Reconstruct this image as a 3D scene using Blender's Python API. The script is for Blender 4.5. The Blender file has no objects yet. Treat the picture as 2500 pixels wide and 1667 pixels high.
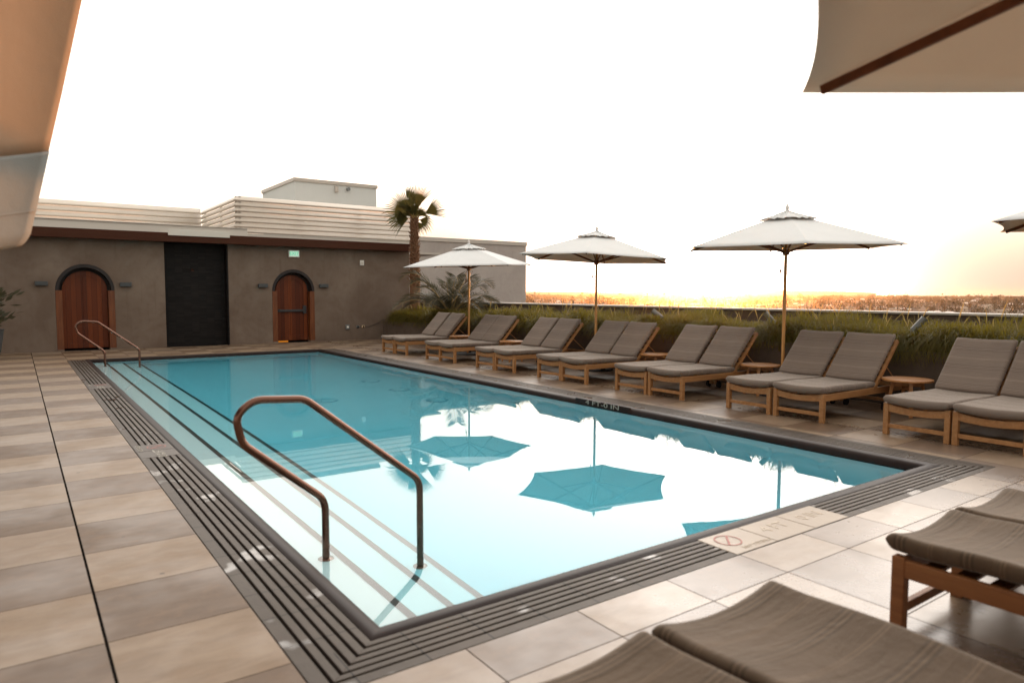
import bpy, math, random
import numpy as np
from mathutils import Vector, Matrix
R = math.radians
rnd = random.Random(7)
sc = bpy.context.scene
col = sc.collection
PI = math.pi

# ------------------------------------------------------------------ helpers
def tag(o, label=None, cat=None, group=None, kind=None):
    if label: o['label'] = label
    if cat: o['category'] = cat
    if group: o['group'] = group
    if kind: o['kind'] = kind
    return o

def empty(name, loc=(0, 0, 0), rz=0.0):
    o = bpy.data.objects.new(name, None); col.objects.link(o)
    o.location = loc; o.rotation_euler = (0, 0, rz); o.empty_display_size = .1
    return o

class MB:
    def __init__(s): s.v = []; s.f = []; s.m = []; s.uv = None
    def add(s, vs, fs, mi=0):
        n = len(s.v); s.v += [tuple(p) for p in vs]
        s.f += [tuple(i + n for i in f) for f in fs]; s.m += [mi] * len(fs); return s
    def box(s, x0, x1, y0, y1, z0, z1, mi=0, M=None):
        vs = [(x, y, z) for x in (x0, x1) for y in (y0, y1) for z in (z0, z1)]
        if M is not None: vs = [M @ Vector(p) for p in vs]
        return s.add(vs, [(0, 1, 3, 2), (4, 6, 7, 5), (0, 4, 5, 1), (2, 3, 7, 6), (0, 2, 6, 4), (1, 5, 7, 3)], mi)
    def bar(s, a, b, w, t, up=(0, 0, 1), mi=0, b_w=None):
        a = Vector(a); b = Vector(b); d = (b - a).normalized(); up = Vector(up)
        sd = d.cross(up)
        if sd.length < 1e-4: sd = d.cross(Vector((1, 0, 0)))
        sd.normalize(); u = sd.cross(d).normalized(); w2 = b_w if b_w else w
        vs = []
        for p, ww in ((a, w), (b, w2)):
            for i, j in ((-1, -1), (1, -1), (1, 1), (-1, 1)):
                vs.append(p + sd * i * ww / 2 + u * j * t / 2)
        return s.add(vs, [(3, 2, 1, 0), (4, 5, 6, 7), (0, 1, 5, 4), (1, 2, 6, 5), (2, 3, 7, 6), (3, 0, 4, 7)], mi)
    def tube(s, pts, rad, n=10, mi=0, cap=True):
        pts = [Vector(p) for p in pts]; k = len(pts)
        rs = rad if isinstance(rad, (list, tuple)) else [rad] * k
        u = None; rings = []
        for i, p in enumerate(pts):
            d = (pts[min(i + 1, k - 1)] - pts[max(i - 1, 0)]).normalized()
            if u is None:
                u = d.cross(Vector((0, 0, 1)))
                if u.length < 1e-3: u = Vector((1, 0, 0))
            u = (u - d * u.dot(d)).normalized(); w = d.cross(u)
            rings.append([p + (u * math.cos(2 * PI * j / n) + w * math.sin(2 * PI * j / n)) * rs[i] for j in range(n)])
        vs = [q for r in rings for q in r]
        fs = [(i * n + j, i * n + (j + 1) % n, (i + 1) * n + (j + 1) % n, (i + 1) * n + j) for i in range(k - 1) for j in range(n)]
        if cap: fs += [tuple(range(n))[::-1], tuple((k - 1) * n + j for j in range(n))]
        return s.add(vs, fs, mi)
    def lathe(s, prof, c=(0, 0, 0), n=24, mi=0):
        vs = []; k = len(prof)
        for r, z in prof:
            for j in range(n):
                a = 2 * PI * j / n; vs.append((c[0] + r * math.cos(a), c[1] + r * math.sin(a), c[2] + z))
        fs = [(i * n + j, i * n + (j + 1) % n, (i + 1) * n + (j + 1) % n, (i + 1) * n + j) for i in range(k - 1) for j in range(n)]
        fs += [tuple(range(n))[::-1], tuple((k - 1) * n + j for j in range(n))]
        return s.add(vs, fs, mi)
    def prism(s, poly, z0, z1, mi=0):
        n = len(poly); vs = [(x, y, z0) for x, y in poly] + [(x, y, z1) for x, y in poly]
        return s.add(vs, [tuple(range(n))[::-1], tuple(range(n, 2 * n))] + [(i, (i + 1) % n, n + (i + 1) % n, n + i) for i in range(n)], mi)
    def build(s, name, mats, parent=None, smooth=False, bevel=0, bseg=2, loc=None, fixn=True):
        me = bpy.data.meshes.new(name)
        me.from_pydata([tuple(p) for p in s.v], [], s.f)
        if not isinstance(mats, (list, tuple)): mats = [mats]
        for m in mats: me.materials.append(m)
        if any(s.m): me.polygons.foreach_set('material_index', s.m)
        if fixn:
            import bmesh
            bm = bmesh.new(); bm.from_mesh(me); bmesh.ops.recalc_face_normals(bm, faces=bm.faces); bm.to_mesh(me); bm.free()
        if smooth: me.polygons.foreach_set('use_smooth', [True] * len(me.polygons))
        if smooth == 'auto':
            me.set_sharp_from_angle(angle=R(40))
        me.update()
        o = bpy.data.objects.new(name, me); col.objects.link(o)
        if parent: o.parent = parent
        if loc is not None: o.location = loc
        if bevel:
            b = o.modifiers.new('bevel', 'BEVEL'); b.width = bevel; b.segments = bseg; b.limit_method = 'ANGLE'; b.angle_limit = R(40)
        return o

def npmesh(name, V, F, mats, parent=None, mi=None, smooth=False, attr=None):
    """V (n,3), F (m,4) or (m,3) numpy"""
    V = np.asarray(V, dtype=np.float32); F = np.asarray(F, dtype=np.int32)
    me = bpy.data.meshes.new(name); k = F.shape[1]
    me.vertices.add(len(V)); me.vertices.foreach_set('co', V.ravel())
    me.loops.add(F.size); me.loops.foreach_set('vertex_index', F.ravel())
    me.polygons.add(len(F)); me.polygons.foreach_set('loop_start', np.arange(len(F), dtype=np.int32) * k)
    me.polygons.foreach_set('loop_total', np.full(len(F), k, dtype=np.int32))
    for m in (mats if isinstance(mats, (list, tuple)) else [mats]): me.materials.append(m)
    if mi is not None: me.polygons.foreach_set('material_index', np.asarray(mi, dtype=np.int32))
    if smooth: me.polygons.foreach_set('use_smooth', np.ones(len(F), dtype=bool))
    if attr is not None:
        a = me.attributes.new('tone', 'FLOAT', 'POINT'); a.data.foreach_set('value', np.asarray(attr, dtype=np.float32))
    me.update(calc_edges=True); me.validate()
    o = bpy.data.objects.new(name, me); col.objects.link(o)
    if parent: o.parent = parent
    return o

def copy_tree(o, parent=None):
    c = o.copy(); col.objects.link(c)
    if parent: c.parent = parent
    for ch in [x for x in bpy.data.objects if x.parent == o]: copy_tree(ch, c)
    return c

# ------------------------------------------------------------------ materials
class NT:
    def __init__(s, name):
        s.mat = bpy.data.materials.new(name); s.mat.use_nodes = True
        s.t = s.mat.node_tree; s.t.nodes.clear()
        s.out = s.n('ShaderNodeOutputMaterial')
    def n(s, typ, **kw):
        nd = s.t.nodes.new(typ)
        for k, v in kw.items():
            if k.startswith('i_'):
                key = k[2:]; key = int(key) if key.isdigit() else key.replace('_', ' ')
                sock = nd.inputs[key]
                if isinstance(v, bpy.types.NodeSocket): s.t.links.new(v, sock)
                else: sock.default_value = v
            else: setattr(nd, k, v)
        return nd
    def l(s, a, b): s.t.links.new(a, b)
    def math(s, op, a, b=None, c=None, clamp=False):
        nd = s.n('ShaderNodeMath', operation=op); nd.use_clamp = clamp
        for i, x in enumerate((a, b, c)):
            if x is None: continue
            if isinstance(x, bpy.types.NodeSocket): s.l(x, nd.inputs[i])
            else: nd.inputs[i].default_value = x
        return nd.outputs[0]
    def mix(s, f, a, b, bt='MIX'):
        nd = s.n('ShaderNodeMix', data_type='RGBA', blend_type=bt)
        for sock, x in ((nd.inputs[0], f), (nd.inputs[6], a), (nd.inputs[7], b)):
            if isinstance(x, bpy.types.NodeSocket): s.l(x, sock)
            else: sock.default_value = x if not isinstance(x, tuple) or len(x) == 4 else (*x, 1)
        return nd.outputs[2]
    def noise(s, vec, scale, detail=4, rough=.55, dist=0.):
        nd = s.n('ShaderNodeTexNoise'); s.l(vec, nd.inputs['Vector'])
        nd.inputs['Scale'].default_value = scale; nd.inputs['Detail'].default_value = detail
        nd.inputs['Roughness'].default_value = rough; nd.inputs['Distortion'].default_value = dist
        return nd.outputs['Fac']
    def ramp(s, f, *stops):
        nd = s.n('ShaderNodeValToRGB'); cr = nd.color_ramp; s.l(f, nd.inputs[0])
        while len(cr.elements) < len(stops): cr.elements.new(.5)
        for e, (p, c) in zip(cr.elements, stops):
            e.position = p; e.color = (c, c, c, 1) if isinstance(c, (int, float)) else (*c, 1)
        return nd.outputs[0]
    def coord(s, kind='Object'): return s.n('ShaderNodeTexCoord').outputs[kind]
    def scale(s, vec, sx, sy, sz):
        nd = s.n('ShaderNodeMapping'); s.l(vec, nd.inputs[0]); nd.inputs['Scale'].default_value = (sx, sy, sz); return nd.outputs[0]
    def bsdf(s, color, rough=.6, bump=None, bstr=.3, bdist=.01, spec=.5, metal=0., trans=None, **kw):
        p = s.n('ShaderNodeBsdfPrincipled')
        for key, v in (('Base Color', color), ('Roughness', rough), ('Specular IOR Level', spec), ('Metallic', metal)):
            if isinstance(v, bpy.types.NodeSocket): s.l(v, p.inputs[key])
            else: p.inputs[key].default_value = (*v, 1) if isinstance(v, tuple) and len(v) == 3 else v
        if bump is not None:
            b = s.n('ShaderNodeBump'); s.l(bump, b.inputs['Height']); b.inputs['Strength'].default_value = bstr; b.inputs['Distance'].default_value = bdist
            s.l(b.outputs[0], p.inputs['Normal'])
        sh = p.outputs[0]
        if trans:
            tr = s.n('ShaderNodeBsdfTranslucent')
            c, f = trans
            if isinstance(c, bpy.types.NodeSocket): s.l(c, tr.inputs[0])
            else: tr.inputs[0].default_value = (*c, 1)
            mx = s.n('ShaderNodeMixShader'); mx.inputs[0].default_value = f
            s.l(sh, mx.inputs[1]); s.l(tr.outputs[0], mx.inputs[2]); sh = mx.outputs[0]
        s.l(sh, s.out.inputs['Surface']); return p

def simple(name, c, rough=.6, var=.25, scale=8, bstr=.15, spec=.5, metal=0., coord='Object', sc3=None, trans=None):
    t = NT(name); v = t.coord(coord)
    if sc3: v = t.scale(v, *sc3)
    n = t.noise(v, scale, 5)
    cc = t.mix(n, tuple(x * (1 - var) for x in c), tuple(min(1, x * (1 + var)) for x in c))
    tr = (cc, trans) if trans else None
    t.bsdf(cc, rough, bump=t.noise(v, scale * 6, 3), bstr=bstr, bdist=.004, spec=spec, metal=metal, trans=tr)
    return t.mat

TP = .617; TX0 = .262; TY0 = 3.362      # paving grid of the deck
def m_deck():
    t = NT('travertine_paving'); P = t.coord()
    sp = t.n('ShaderNodeSeparateXYZ'); t.l(P, sp.inputs[0]); X, Y, Z = sp.outputs
    u = t.math('DIVIDE', t.math('SUBTRACT', X, TX0), TP); v = t.math('DIVIDE', t.math('SUBTRACT', Y, TY0), TP)
    iu = t.math('FLOOR', u); iv = t.math('FLOOR', v)
    par = t.math('ABSOLUTE', t.math('MODULO', t.math('ADD', iu, iv), 2.0))
    cv = t.n('ShaderNodeCombineXYZ'); t.l(iu, cv.inputs[0]); t.l(iv, cv.inputs[1])
    wn = t.n('ShaderNodeTexWhiteNoise', noise_dimensions='3D'); t.l(cv.outputs[0], wn.inputs[0])
    tile = wn.outputs['Value']
    # per-tile offset so that the mottling does not run across joints
    off = t.n('ShaderNodeVectorMath', operation='SCALE'); t.l(wn.outputs['Color'], off.inputs[0]); off.inputs['Scale'].default_value = 20
    pv = t.n('ShaderNodeVectorMath', operation='ADD'); t.l(P, pv.inputs[0]); t.l(off.outputs[0], pv.inputs[1])
    vs = t.scale(pv.outputs[0], 1.6, 4.0, 1)
    n1 = t.noise(vs, 2.2, 6, .6, .6); n2 = t.noise(pv.outputs[0], 9, 5, .65); n3 = t.noise(pv.outputs[0], 60, 2)
    light = t.mix(t.ramp(n1, (.3, 0.), (.7, 1.)), (.19, .128, .080), (.265, .19, .127))
    dark = t.mix(t.ramp(n1, (.3, 0.), (.7, 1.)), (.105, .065, .039), (.155, .102, .066))
    c = t.mix(par, dark, light)
    c = t.mix(t.math('MULTIPLY', t.ramp(n2, (.52, 0.), (.72, 1.)), .35), c, (.24, .15, .09))
    c = t.mix(t.math('MULTIPLY', t.math('SUBTRACT', tile, .5), .5, clamp=True), c, (.25, .2, .17))
    c = t.mix(t.math('MULTIPLY', t.ramp(n3, (.62, 0.), (.75, 1.)), .35), c, (.14, .10, .08))
    st = t.n('ShaderNodeTexVoronoi', feature='F1'); t.l(P, st.inputs['Vector']); st.inputs['Scale'].default_value = 2.3
    c = t.mix(t.math('MULTIPLY', t.math('LESS_THAN', t.math('ADD', st.outputs['Distance'], t.math('MULTIPLY', n3, .03)), .045), .75), c, (.07, .05, .035))
    # joints
    fu = t.math('ABSOLUTE', t.math('SUBTRACT', t.math('FRACT', u), .5)); fv = t.math('ABSOLUTE', t.math('SUBTRACT', t.math('FRACT', v), .5))
    ju = t.math('GREATER_THAN', fu, .5 - .0052); jv = t.math('GREATER_THAN', fv, .5 - .0046)
    j = t.math('MAXIMUM', ju, jv)
    wide = t.math('LESS_THAN', t.math('ABSOLUTE', t.math('SUBTRACT', X, TX0)), .0065)
    j = t.math('MAXIMUM', j, wide)
    # grooved boards next to the planter
    bd = t.math('GREATER_THAN', X, 8.88); nbd = t.math('SUBTRACT', 1., bd)
    gr = t.math('GREATER_THAN', t.math('FRACT', t.math('DIVIDE', X, .062)), .86)
    bj = t.math('MULTIPLY', bd, gr)
    c = t.mix(t.math('MULTIPLY', bd, .6), c, t.mix(t.noise(t.scale(P, 12, .7, 1), 3, 4), (.17, .11, .08), (.32, .23, .17)))
    j = t.math('MAXIMUM', j, bj)
    jn = t.mix(t.math('MAXIMUM', wide, bj), (.045, .028, .02), (.010, .008, .007)); jn = t.mix(bj, jn, (.05, .033, .025))
    c = t.mix(j, c, jn)
    near = t.math('MULTIPLY', t.math('SUBTRACT', 3.2, Y), .9, clamp=True); near = t.math('MULTIPLY', near, t.math('MULTIPLY', t.math('SUBTRACT', X, 1.0), .7, clamp=True), clamp=True)   # splashed sides
    near = t.math('MAXIMUM', near, t.math('MULTIPLY', t.math('MULTIPLY', t.math('SUBTRACT', X, 6.6), .9, clamp=True), t.math('SUBTRACT', 1., t.math('MULTIPLY', t.math('SUBTRACT', X, 7.7), .8, clamp=True))))
    wet = t.ramp(t.math('ADD', t.noise(P, 1.1, 4, .6), t.math('MULTIPLY', near, .12)), (.42, 0.), (.6, 1.))
    rg = t.math('ADD', t.math('ADD', t.math('MULTIPLY', wet, -.15), t.math('MULTIPLY', near, -.12)), t.math('ADD', .46, t.math('MULTIPLY', n2, .16)))
    hgt = t.math('SUBTRACT', t.math('MULTIPLY', n2, .05), t.math('MULTIPLY', t.math('MULTIPLY', j, nbd), 1.))
    sh = t.math('MULTIPLY', t.math('SUBTRACT', 1., j), t.math('ADD', .24, t.math('ADD', t.math('MULTIPLY', wet, .16), t.math('MULTIPLY', near, .55))))
    sh = t.math('MULTIPLY', sh, t.math('SUBTRACT', 1., t.math('MULTIPLY', bd, .8)))
    t.bsdf(c, rg, bump=hgt, bstr=.3, bdist=.002, spec=sh)
    return t.mat

def m_stucco(name='stucco', c0=(.132, .094, .070), c1=(.19, .145, .112)):
    t = NT(name); P = t.coord()
    n = t.noise(P, .9, 6, .6, .5); n2 = t.noise(P, 7, 5, .6); n3 = t.noise(P, 70, 3)
    c = t.mix(t.ramp(n, (.35, 0.), (.68, 1.)), c0, c1)
    c = t.mix(t.math('MULTIPLY', t.ramp(n2, (.5, 0.), (.8, 1.)), .4), c, tuple(x * .72 for x in c0))
    sp = t.noise(t.scale(P, 6, 6, .5), 1.5, 4)
    c = t.mix(t.math('MULTIPLY', t.ramp(sp, (.58, 0.), (.75, 1.)), .3), c, tuple(x * .6 for x in c0))
    t.bsdf(c, .9, bump=t.math('ADD', n3, t.math('MULTIPLY', n2, 2.)), bstr=.35, bdist=.006, spec=.25); return t.mat

def m_wood(name, c0, c1, rough=.5, axis=(1, 12, 12), scale=2.2):
    t = NT(name); P = t.coord(); oi = t.n('ShaderNodeObjectInfo')
    ad = t.n('ShaderNodeVectorMath', operation='ADD'); t.l(t.scale(P, *axis), ad.inputs[0])
    rv = t.n('ShaderNodeVectorMath', operation='SCALE'); rv.inputs[0].default_value = (7, 3, 5); t.l(oi.outputs['Random'], rv.inputs['Scale']); t.l(rv.outputs[0], ad.inputs[1])
    n = t.noise(ad.outputs[0], scale, 6, .6, .4); n2 = t.noise(P, 2, 2)
    c = t.mix(t.ramp(n, (.3, 0.), (.7, 1.)), c0, c1)
    c = t.mix(t.math('MULTIPLY', n2, .35), c, tuple(x * .6 for x in c0))
    t.bsdf(c, rough, bump=n, bstr=.2, bdist=.002, spec=.35); return t.mat

def m_doorwood():
    t = NT('door_boards'); P = t.coord(); sp = t.n('ShaderNodeSeparateXYZ'); t.l(P, sp.inputs[0])
    k = t.math('FLOOR', t.math('DIVIDE', sp.outputs[0], .115))
    wn = t.n('ShaderNodeTexWhiteNoise', noise_dimensions='1D'); t.l(k, wn.inputs['W'])
    n = t.noise(t.scale(P, 14, 14, 1), 2, 5)
    c = t.mix(wn.outputs['Value'], (.075, .016, .005), (.19, .045, .011)); c = t.mix(t.math('MULTIPLY', n, .5), c, (.06, .013, .005))
    j = t.math('GREATER_THAN', t.math('FRACT', t.math('DIVIDE', sp.outputs[0], .115)), .95)
    c = t.mix(j, c, (.01, .004, .003))
    t.bsdf(c, .45, bump=t.math('SUBTRACT', n, t.math('MULTIPLY', j, 3.)), bstr=.3, bdist=.003, spec=.2); return t.mat

def m_cushion(name, base):
    t = NT(name); uv = t.n('ShaderNodeUVMap').outputs[0]
    sp = t.n('ShaderNodeSeparateXYZ'); t.l(uv, sp.inputs[0]); S = sp.outputs[0]; W = sp.outputs[1]
    u = t.math('FRACT', t.math('DIVIDE', S, .27))
    def line(p, w):
        return t.math('LESS_THAN', t.math('ABSOLUTE', t.math('SUBTRACT', u, p)), w)
    dk = t.math('MAXIMUM', t.math('MAXIMUM', line(.16, .02), line(.24, .012)), line(.31, .02))
    lt = t.math('MAXIMUM', t.math('MAXIMUM', line(.195, .009), line(.275, .009)), t.math('MAXIMUM', line(.68, .012), line(.73, .012)))
    oc = t.coord()
    n = t.noise(oc, 300, 2); n2 = t.noise(oc, 3, 4); n3 = t.noise(oc, 40, 3)
    weave = t.noise(t.scale(uv, 4, 260, 1), 4, 2)
    c = t.mix(n2, tuple(x * .82 for x in base), tuple(x * 1.15 for x in base))
    c = t.mix(t.math('MULTIPLY', weave, .35), c, tuple(x * .6 for x in base))
    c = t.mix(t.math('MULTIPLY', dk, .5), c, tuple(x * .45 for x in base))
    c = t.mix(t.math('MULTIPLY', lt, .38), c, tuple(min(1, x * 1.7) for x in base))
    wr = t.noise(t.scale(uv, 9, 2.5, 1), 1.0, 4, .55, .8)
    pb = t.bsdf(c, .85, bump=t.math('ADD', t.math('ADD', n, n3), t.math('ADD', t.math('MULTIPLY', n2, 8.), t.math('MULTIPLY', wr, 9.))), bstr=.4, bdist=.004, spec=.2)
    pb.inputs['Sheen Weight'].default_value = .35; pb.inputs['Sheen Roughness'].default_value = .35; pb.inputs['Sheen Tint'].default_value = (1., .93, .85, 1)
    return t.mat

def m_canvas(name, c, tr, f, scale=120):
    t = NT(name); P = t.coord(); n = t.noise(P, 2.5, 4); w = t.noise(P, scale, 2)
    cc = t.mix(n, tuple(x * .88 for x in c), c)
    t.bsdf(cc, .8, bump=t.math('ADD', t.math('MULTIPLY', t.noise(P, 3, 3), 8.), w), bstr=.25, bdist=.006, spec=.2, trans=(tr, f)); return t.mat

def m_grass():
    t = NT('grass_blades'); a = t.n('ShaderNodeAttribute', attribute_name='tone').outputs['Fac']
    P = t.coord(); n = t.noise(P, 2.2, 3)
    c = t.mix(n, (.055, .054, .010), (.18, .145, .022))
    c = t.mix(t.ramp(a, (.5, 0.), (1., 1.)), c, (.40, .29, .13))
    t.bsdf(c, .6, spec=.25, trans=(t.mix(.5, c, (.34, .24, .02)), .5)); return t.mat

def m_leaf(name, c0, c1, tr=.3):
    t = NT(name); n = t.noise(t.coord(), 1.5, 3); oi = t.n('ShaderNodeObjectInfo').outputs['Random']
    c = t.mix(n, c0, c1); c = t.mix(t.math('MULTIPLY', oi, .4), c, tuple(x * 1.4 for x in c1))
    t.bsdf(c, .5, spec=.3, trans=(c, tr)); return t.mat

def m_poolpaint():
    t = NT('pool_plaster'); P = t.coord(); n = t.noise(P, 1.2, 5); n2 = t.noise(P, 30, 3)
    c = t.mix(n, (.72, .86, .87), (.80, .91, .91)); c = t.mix(t.math('MULTIPLY', n2, .15), c, (.45, .6, .6))
    t.bsdf(c, .7); return t.mat

def m_water():
    t = NT('pool_water'); P = t.coord()
    n1 = t.noise(t.scale(P, 1.0, 1.6, 1), 1.6, 3, .5, .5); n2 = t.noise(t.scale(P, 1.0, 1.5, 1), 7, 3, .55)
    calm = t.ramp(t.noise(P, .55, 2), (.45, 0.), (.62, 1.))
    hgt = t.math('ADD', t.math('MULTIPLY', n1, 1.), t.math('MULTIPLY', t.math('MULTIPLY', n2, .22), calm))
    b = t.n('ShaderNodeBump'); t.l(hgt, b.inputs['Height']); b.inputs['Strength'].default_value = .007; b.inputs['Distance'].default_value = .02
    g = t.n('ShaderNodeBsdfGlass'); g.inputs['IOR'].default_value = 1.333; g.inputs['Roughness'].default_value = 0.0
    g.inputs['Color'].default_value = (1, 1, 1, 1); t.l(b.outputs[0], g.inputs['Normal'])
    va = t.n('ShaderNodeVolumeAbsorption'); va.inputs['Color'].default_value = (.05, .76, .88, 1); va.inputs['Density'].default_value = .55
    t.l(g.outputs[0], t.out.inputs['Surface']); t.l(va.outputs[0], t.out.inputs['Volume']); return t.mat

def m_emit(name, c, s):
    t = NT(name); e = t.n('ShaderNodeEmission'); e.inputs[0].default_value = (*c, 1); e.inputs[1].default_value = s
    t.l(e.outputs[0], t.out.inputs['Surface']); return t.mat

def m_drain():
    t = NT('drain_stone'); P = t.coord(); sp = t.n('ShaderNodeSeparateXYZ'); t.l(P, sp.inputs[0]); X, Y, Z = sp.outputs
    n = t.noise(P, 9, 5); n2 = t.noise(P, 70, 3); big = t.noise(P, 1.3, 3)
    side = t.math('LESS_THAN', Y, 2.72)       # the short side: its cross joints run the other way
    k = t.mix(side, Y, X)
    jf = t.math('FRACT', t.math('DIVIDE', t.math('SUBTRACT', k, .1), .308))
    j = t.math('LESS_THAN', jf, .018)
    kk = t.math('FLOOR', t.math('DIVIDE', t.math('SUBTRACT', k, .1), .308))
    wn = t.n('ShaderNodeTexWhiteNoise', noise_dimensions='1D'); t.l(kk, wn.inputs['W'])
    c = t.mix(n, (.062, .048, .038), (.115, .092, .075)); c = t.mix(t.math('MULTIPLY', wn.outputs['Value'], .35), c, (.06, .05, .042))
    c = t.mix(t.math('MULTIPLY', t.ramp(n2, (.6, 0.), (.8, 1.)), .4), c, (.05, .04, .035))
    c = t.mix(j, c, (.006, .005, .005))
    wet = t.ramp(t.noise(P, 3.2, 2, .6), (.60, 0.), (.66, 1.))
    t.bsdf(c, t.math('SUBTRACT', .46, t.math('MULTIPLY', wet, .36)), bump=t.math('SUBTRACT', n2, t.math('MULTIPLY', j, 3.)), bstr=.3, bdist=.003, spec=t.math('ADD', .12, t.math('MULTIPLY', wet, .5))); return t.mat

def m_darktile():
    t = NT('dark_niche_tile'); P = t.coord()
    sp = t.n('ShaderNodeSeparateXYZ'); t.l(P, sp.inputs[0]); cb = t.n('ShaderNodeCombineXYZ'); t.l(sp.outputs[0], cb.inputs[0]); t.l(sp.outputs[2], cb.inputs[1])
    br = t.n('ShaderNodeTexBrick'); t.l(cb.outputs[0], br.inputs['Vector']); br.offset = 0.
    br.inputs['Color1'].default_value = (.004, .0035, .0035, 1); br.inputs['Color2'].default_value = (.020, .016, .015, 1); br.inputs['Mortar'].default_value = (.004, .004, .004, 1)
    br.inputs['Scale'].default_value = 1.; br.inputs['Brick Width'].default_value = .2; br.inputs['Row Height'].default_value = .055; br.inputs['Mortar Size'].default_value = .005
    c = t.mix(t.noise(P, 4, 4), br.outputs[0], (.008, .007, .0065))
    t.bsdf(c, .6, spec=.15, bump=t.math('ADD', br.outputs['Fac'], t.noise(P, 30, 3)), bstr=-.4, bdist=.006); return t.mat

M = {}
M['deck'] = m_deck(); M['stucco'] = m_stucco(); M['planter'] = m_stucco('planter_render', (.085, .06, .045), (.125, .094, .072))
M['teak'] = m_wood('teak', (.27, .122, .044), (.43, .215, .085)); M['teak_near'] = m_wood('shaded_teak', (.20, .075, .026), (.33, .14, .05)); M['teak_dark'] = m_wood('umbrella_wood', (.13, .042, .018), (.24, .085, .035), .4, (6, 6, 1))  # shaded_teak: teak with the shade on the near loungers put into its colour
M['pole'] = m_wood('pole_wood', (.42, .19, .055), (.58, .30, .10), .4, (8, 8, .6))
M['teak_table'] = m_wood('table_teak', (.32, .13, .04), (.48, .23, .085), .4)
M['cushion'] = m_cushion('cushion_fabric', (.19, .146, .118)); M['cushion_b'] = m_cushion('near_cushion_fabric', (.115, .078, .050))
M['canvas'] = m_canvas('umbrella_canvas', (.80, .82, .82), (.62, .45, .30), .22)
M['canvas_near'] = m_canvas('near_umbrella_canvas', (.82, .76, .68), (.68, .57, .47), .42)
M['drape'] = m_canvas('drape_canvas', (.46, .34, .235), (.58, .34, .16), .5); M['drape_hem'] = m_canvas('drape_hem', (.205, .205, .19), (.35, .28, .2), .08)  # greyer second cloth: shade on the lower flap put into the colour
M['paint'] = m_poolpaint(); M['water'] = m_water(); M['drain'] = m_drain(); M['niche'] = m_darktile(); M['door'] = m_doorwood()
M['coping'] = simple('coping_stone', (.022, .013, .011), .42, .3, 6, .1, spec=.14)
M['nosing'] = simple('nosing_tile', (.055, .038, .03), .5, .3, 40, .2)
M['ringm'] = simple('pool_fitting', (.36, .55, .60), .5, .1)
M['black'] = simple('drain_void', (.004, .003, .003), .9, .1, spec=.02)
M['fascia'] = simple('fascia_brown', (.055, .018, .009), .7, .2, 3, .1, spec=.15, sc3=(.3, 3, 3))
M['white'] = simple('white_metal', (.60, .565, .50), .5, .06, 2, .05); M['louvre'] = simple('louvre_metal', (.62, .55, .47), .55, .05, 2, .04)
M['pent'] = simple('pale_render', (.58, .60, .58), .9, .05, 2, .2); M['pentcap'] = simple('cap_metal', (.46, .42, .37), .5, .06, 3, .05)
M['grey'] = m_stucco('grey_render', (.36, .325, .30), (.42, .38, .35))
M['steel'] = simple('bronze_steel', (.17, .085, .06), .26, .2, 12, .05, metal=.85)
M['blackmetal'] = simple('black_metal', (.025, .026, .028), .45, .2, 10, .1); M['slate'] = simple('slate_lamp', (.045, .05, .052), .6, .4, 20, .4)
M['jamb'] = m_wood('jamb_wood', (.10, .028, .008), (.19, .058, .016), .45, (10, 10, 1)); M['arch'] = simple('arch_dark', (.012, .007, .006), .7, .3, 9, .1)
M['soil'] = simple('planter_soil', (.03, .02, .014), .95, .4, 12, .6); M['grass'] = m_grass()
M['frond'] = m_leaf('fan_frond', (.045, .048, .016), (.11, .10, .032), .4); M['feather'] = m_leaf('feather_frond', (.034, .032, .018), (.085, .078, .042), .25)
M['bark'] = simple('palm_bark', (.16, .075, .035), .9, .45, 14, .8); M['stem'] = simple('frond_stem', (.32, .20, .06), .6, .25, 8, .2)
M['plastic'] = simple('white_plastic', (.68, .66, .60), .5, .05, 4, .02); M['box'] = simple('outlet_metal', (.16, .17, .17), .4, .2, 8, .1, metal=.3)
M['amber'] = simple('amber_plastic', (.62, .45, .28), .5, .1); M['rubber'] = simple('rubber', (.012, .012, .012), .8, .2)
M['text'] = simple('marker_white', (.32, .29, .24), .5, .05); M['red'] = simple('marker_red', (.30, .07, .045), .5, .05)
M['tile_dark'] = simple('marker_tile_dark', (.085, .068, .056), .45, .3, 9, .1, spec=.2); M['tile_light'] = simple('marker_tile_light', (.27, .205, .145), .36, .2, 5, .15); M['text2'] = simple('engraved_grey', (.40, .31, .22), .4, .1)
M['exit_panel'] = m_emit('exit_panel', (.62, .95, .72), .72); M['exit_green'] = m_emit('exit_green', (.08, .85, .42), .7)
M['glow'] = m_emit('door_gap_light', (1., .32, .03), .55)

# ------------------------------------------------------------------ the sky, sun, camera
SUN_AZ = R(50.3); SUN_EL = R(.75)
sdir = Vector((math.cos(SUN_EL) * math.sin(SUN_AZ), math.cos(SUN_EL) * math.cos(SUN_AZ), math.sin(SUN_EL)))
w = bpy.data.worlds.new("World"); sc.world = w; w.use_nodes = True
class WT(NT):
    def __init__(s): s.t = w.node_tree; s.t.nodes.clear(); s.out = s.n('ShaderNodeOutputWorld')
t = WT()
sky = t.n('ShaderNodeTexSky'); sky.sky_type = 'NISHITA'; sky.sun_disc = False
sky.sun_elevation = SUN_EL; sky.sun_rotation = SUN_AZ; sky.altitude = 50; sky.air_density = 1.; sky.dust_density = 4.; sky.ozone_density = 1.
bgn = t.n('ShaderNodeBackground'); t.l(sky.outputs[0], bgn.inputs[0]); bgn.inputs[1].default_value = .10
D = t.coord('Generated')
nrm = t.n('ShaderNodeVectorMath', operation='NORMALIZE'); t.l(D, nrm.inputs[0])
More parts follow.
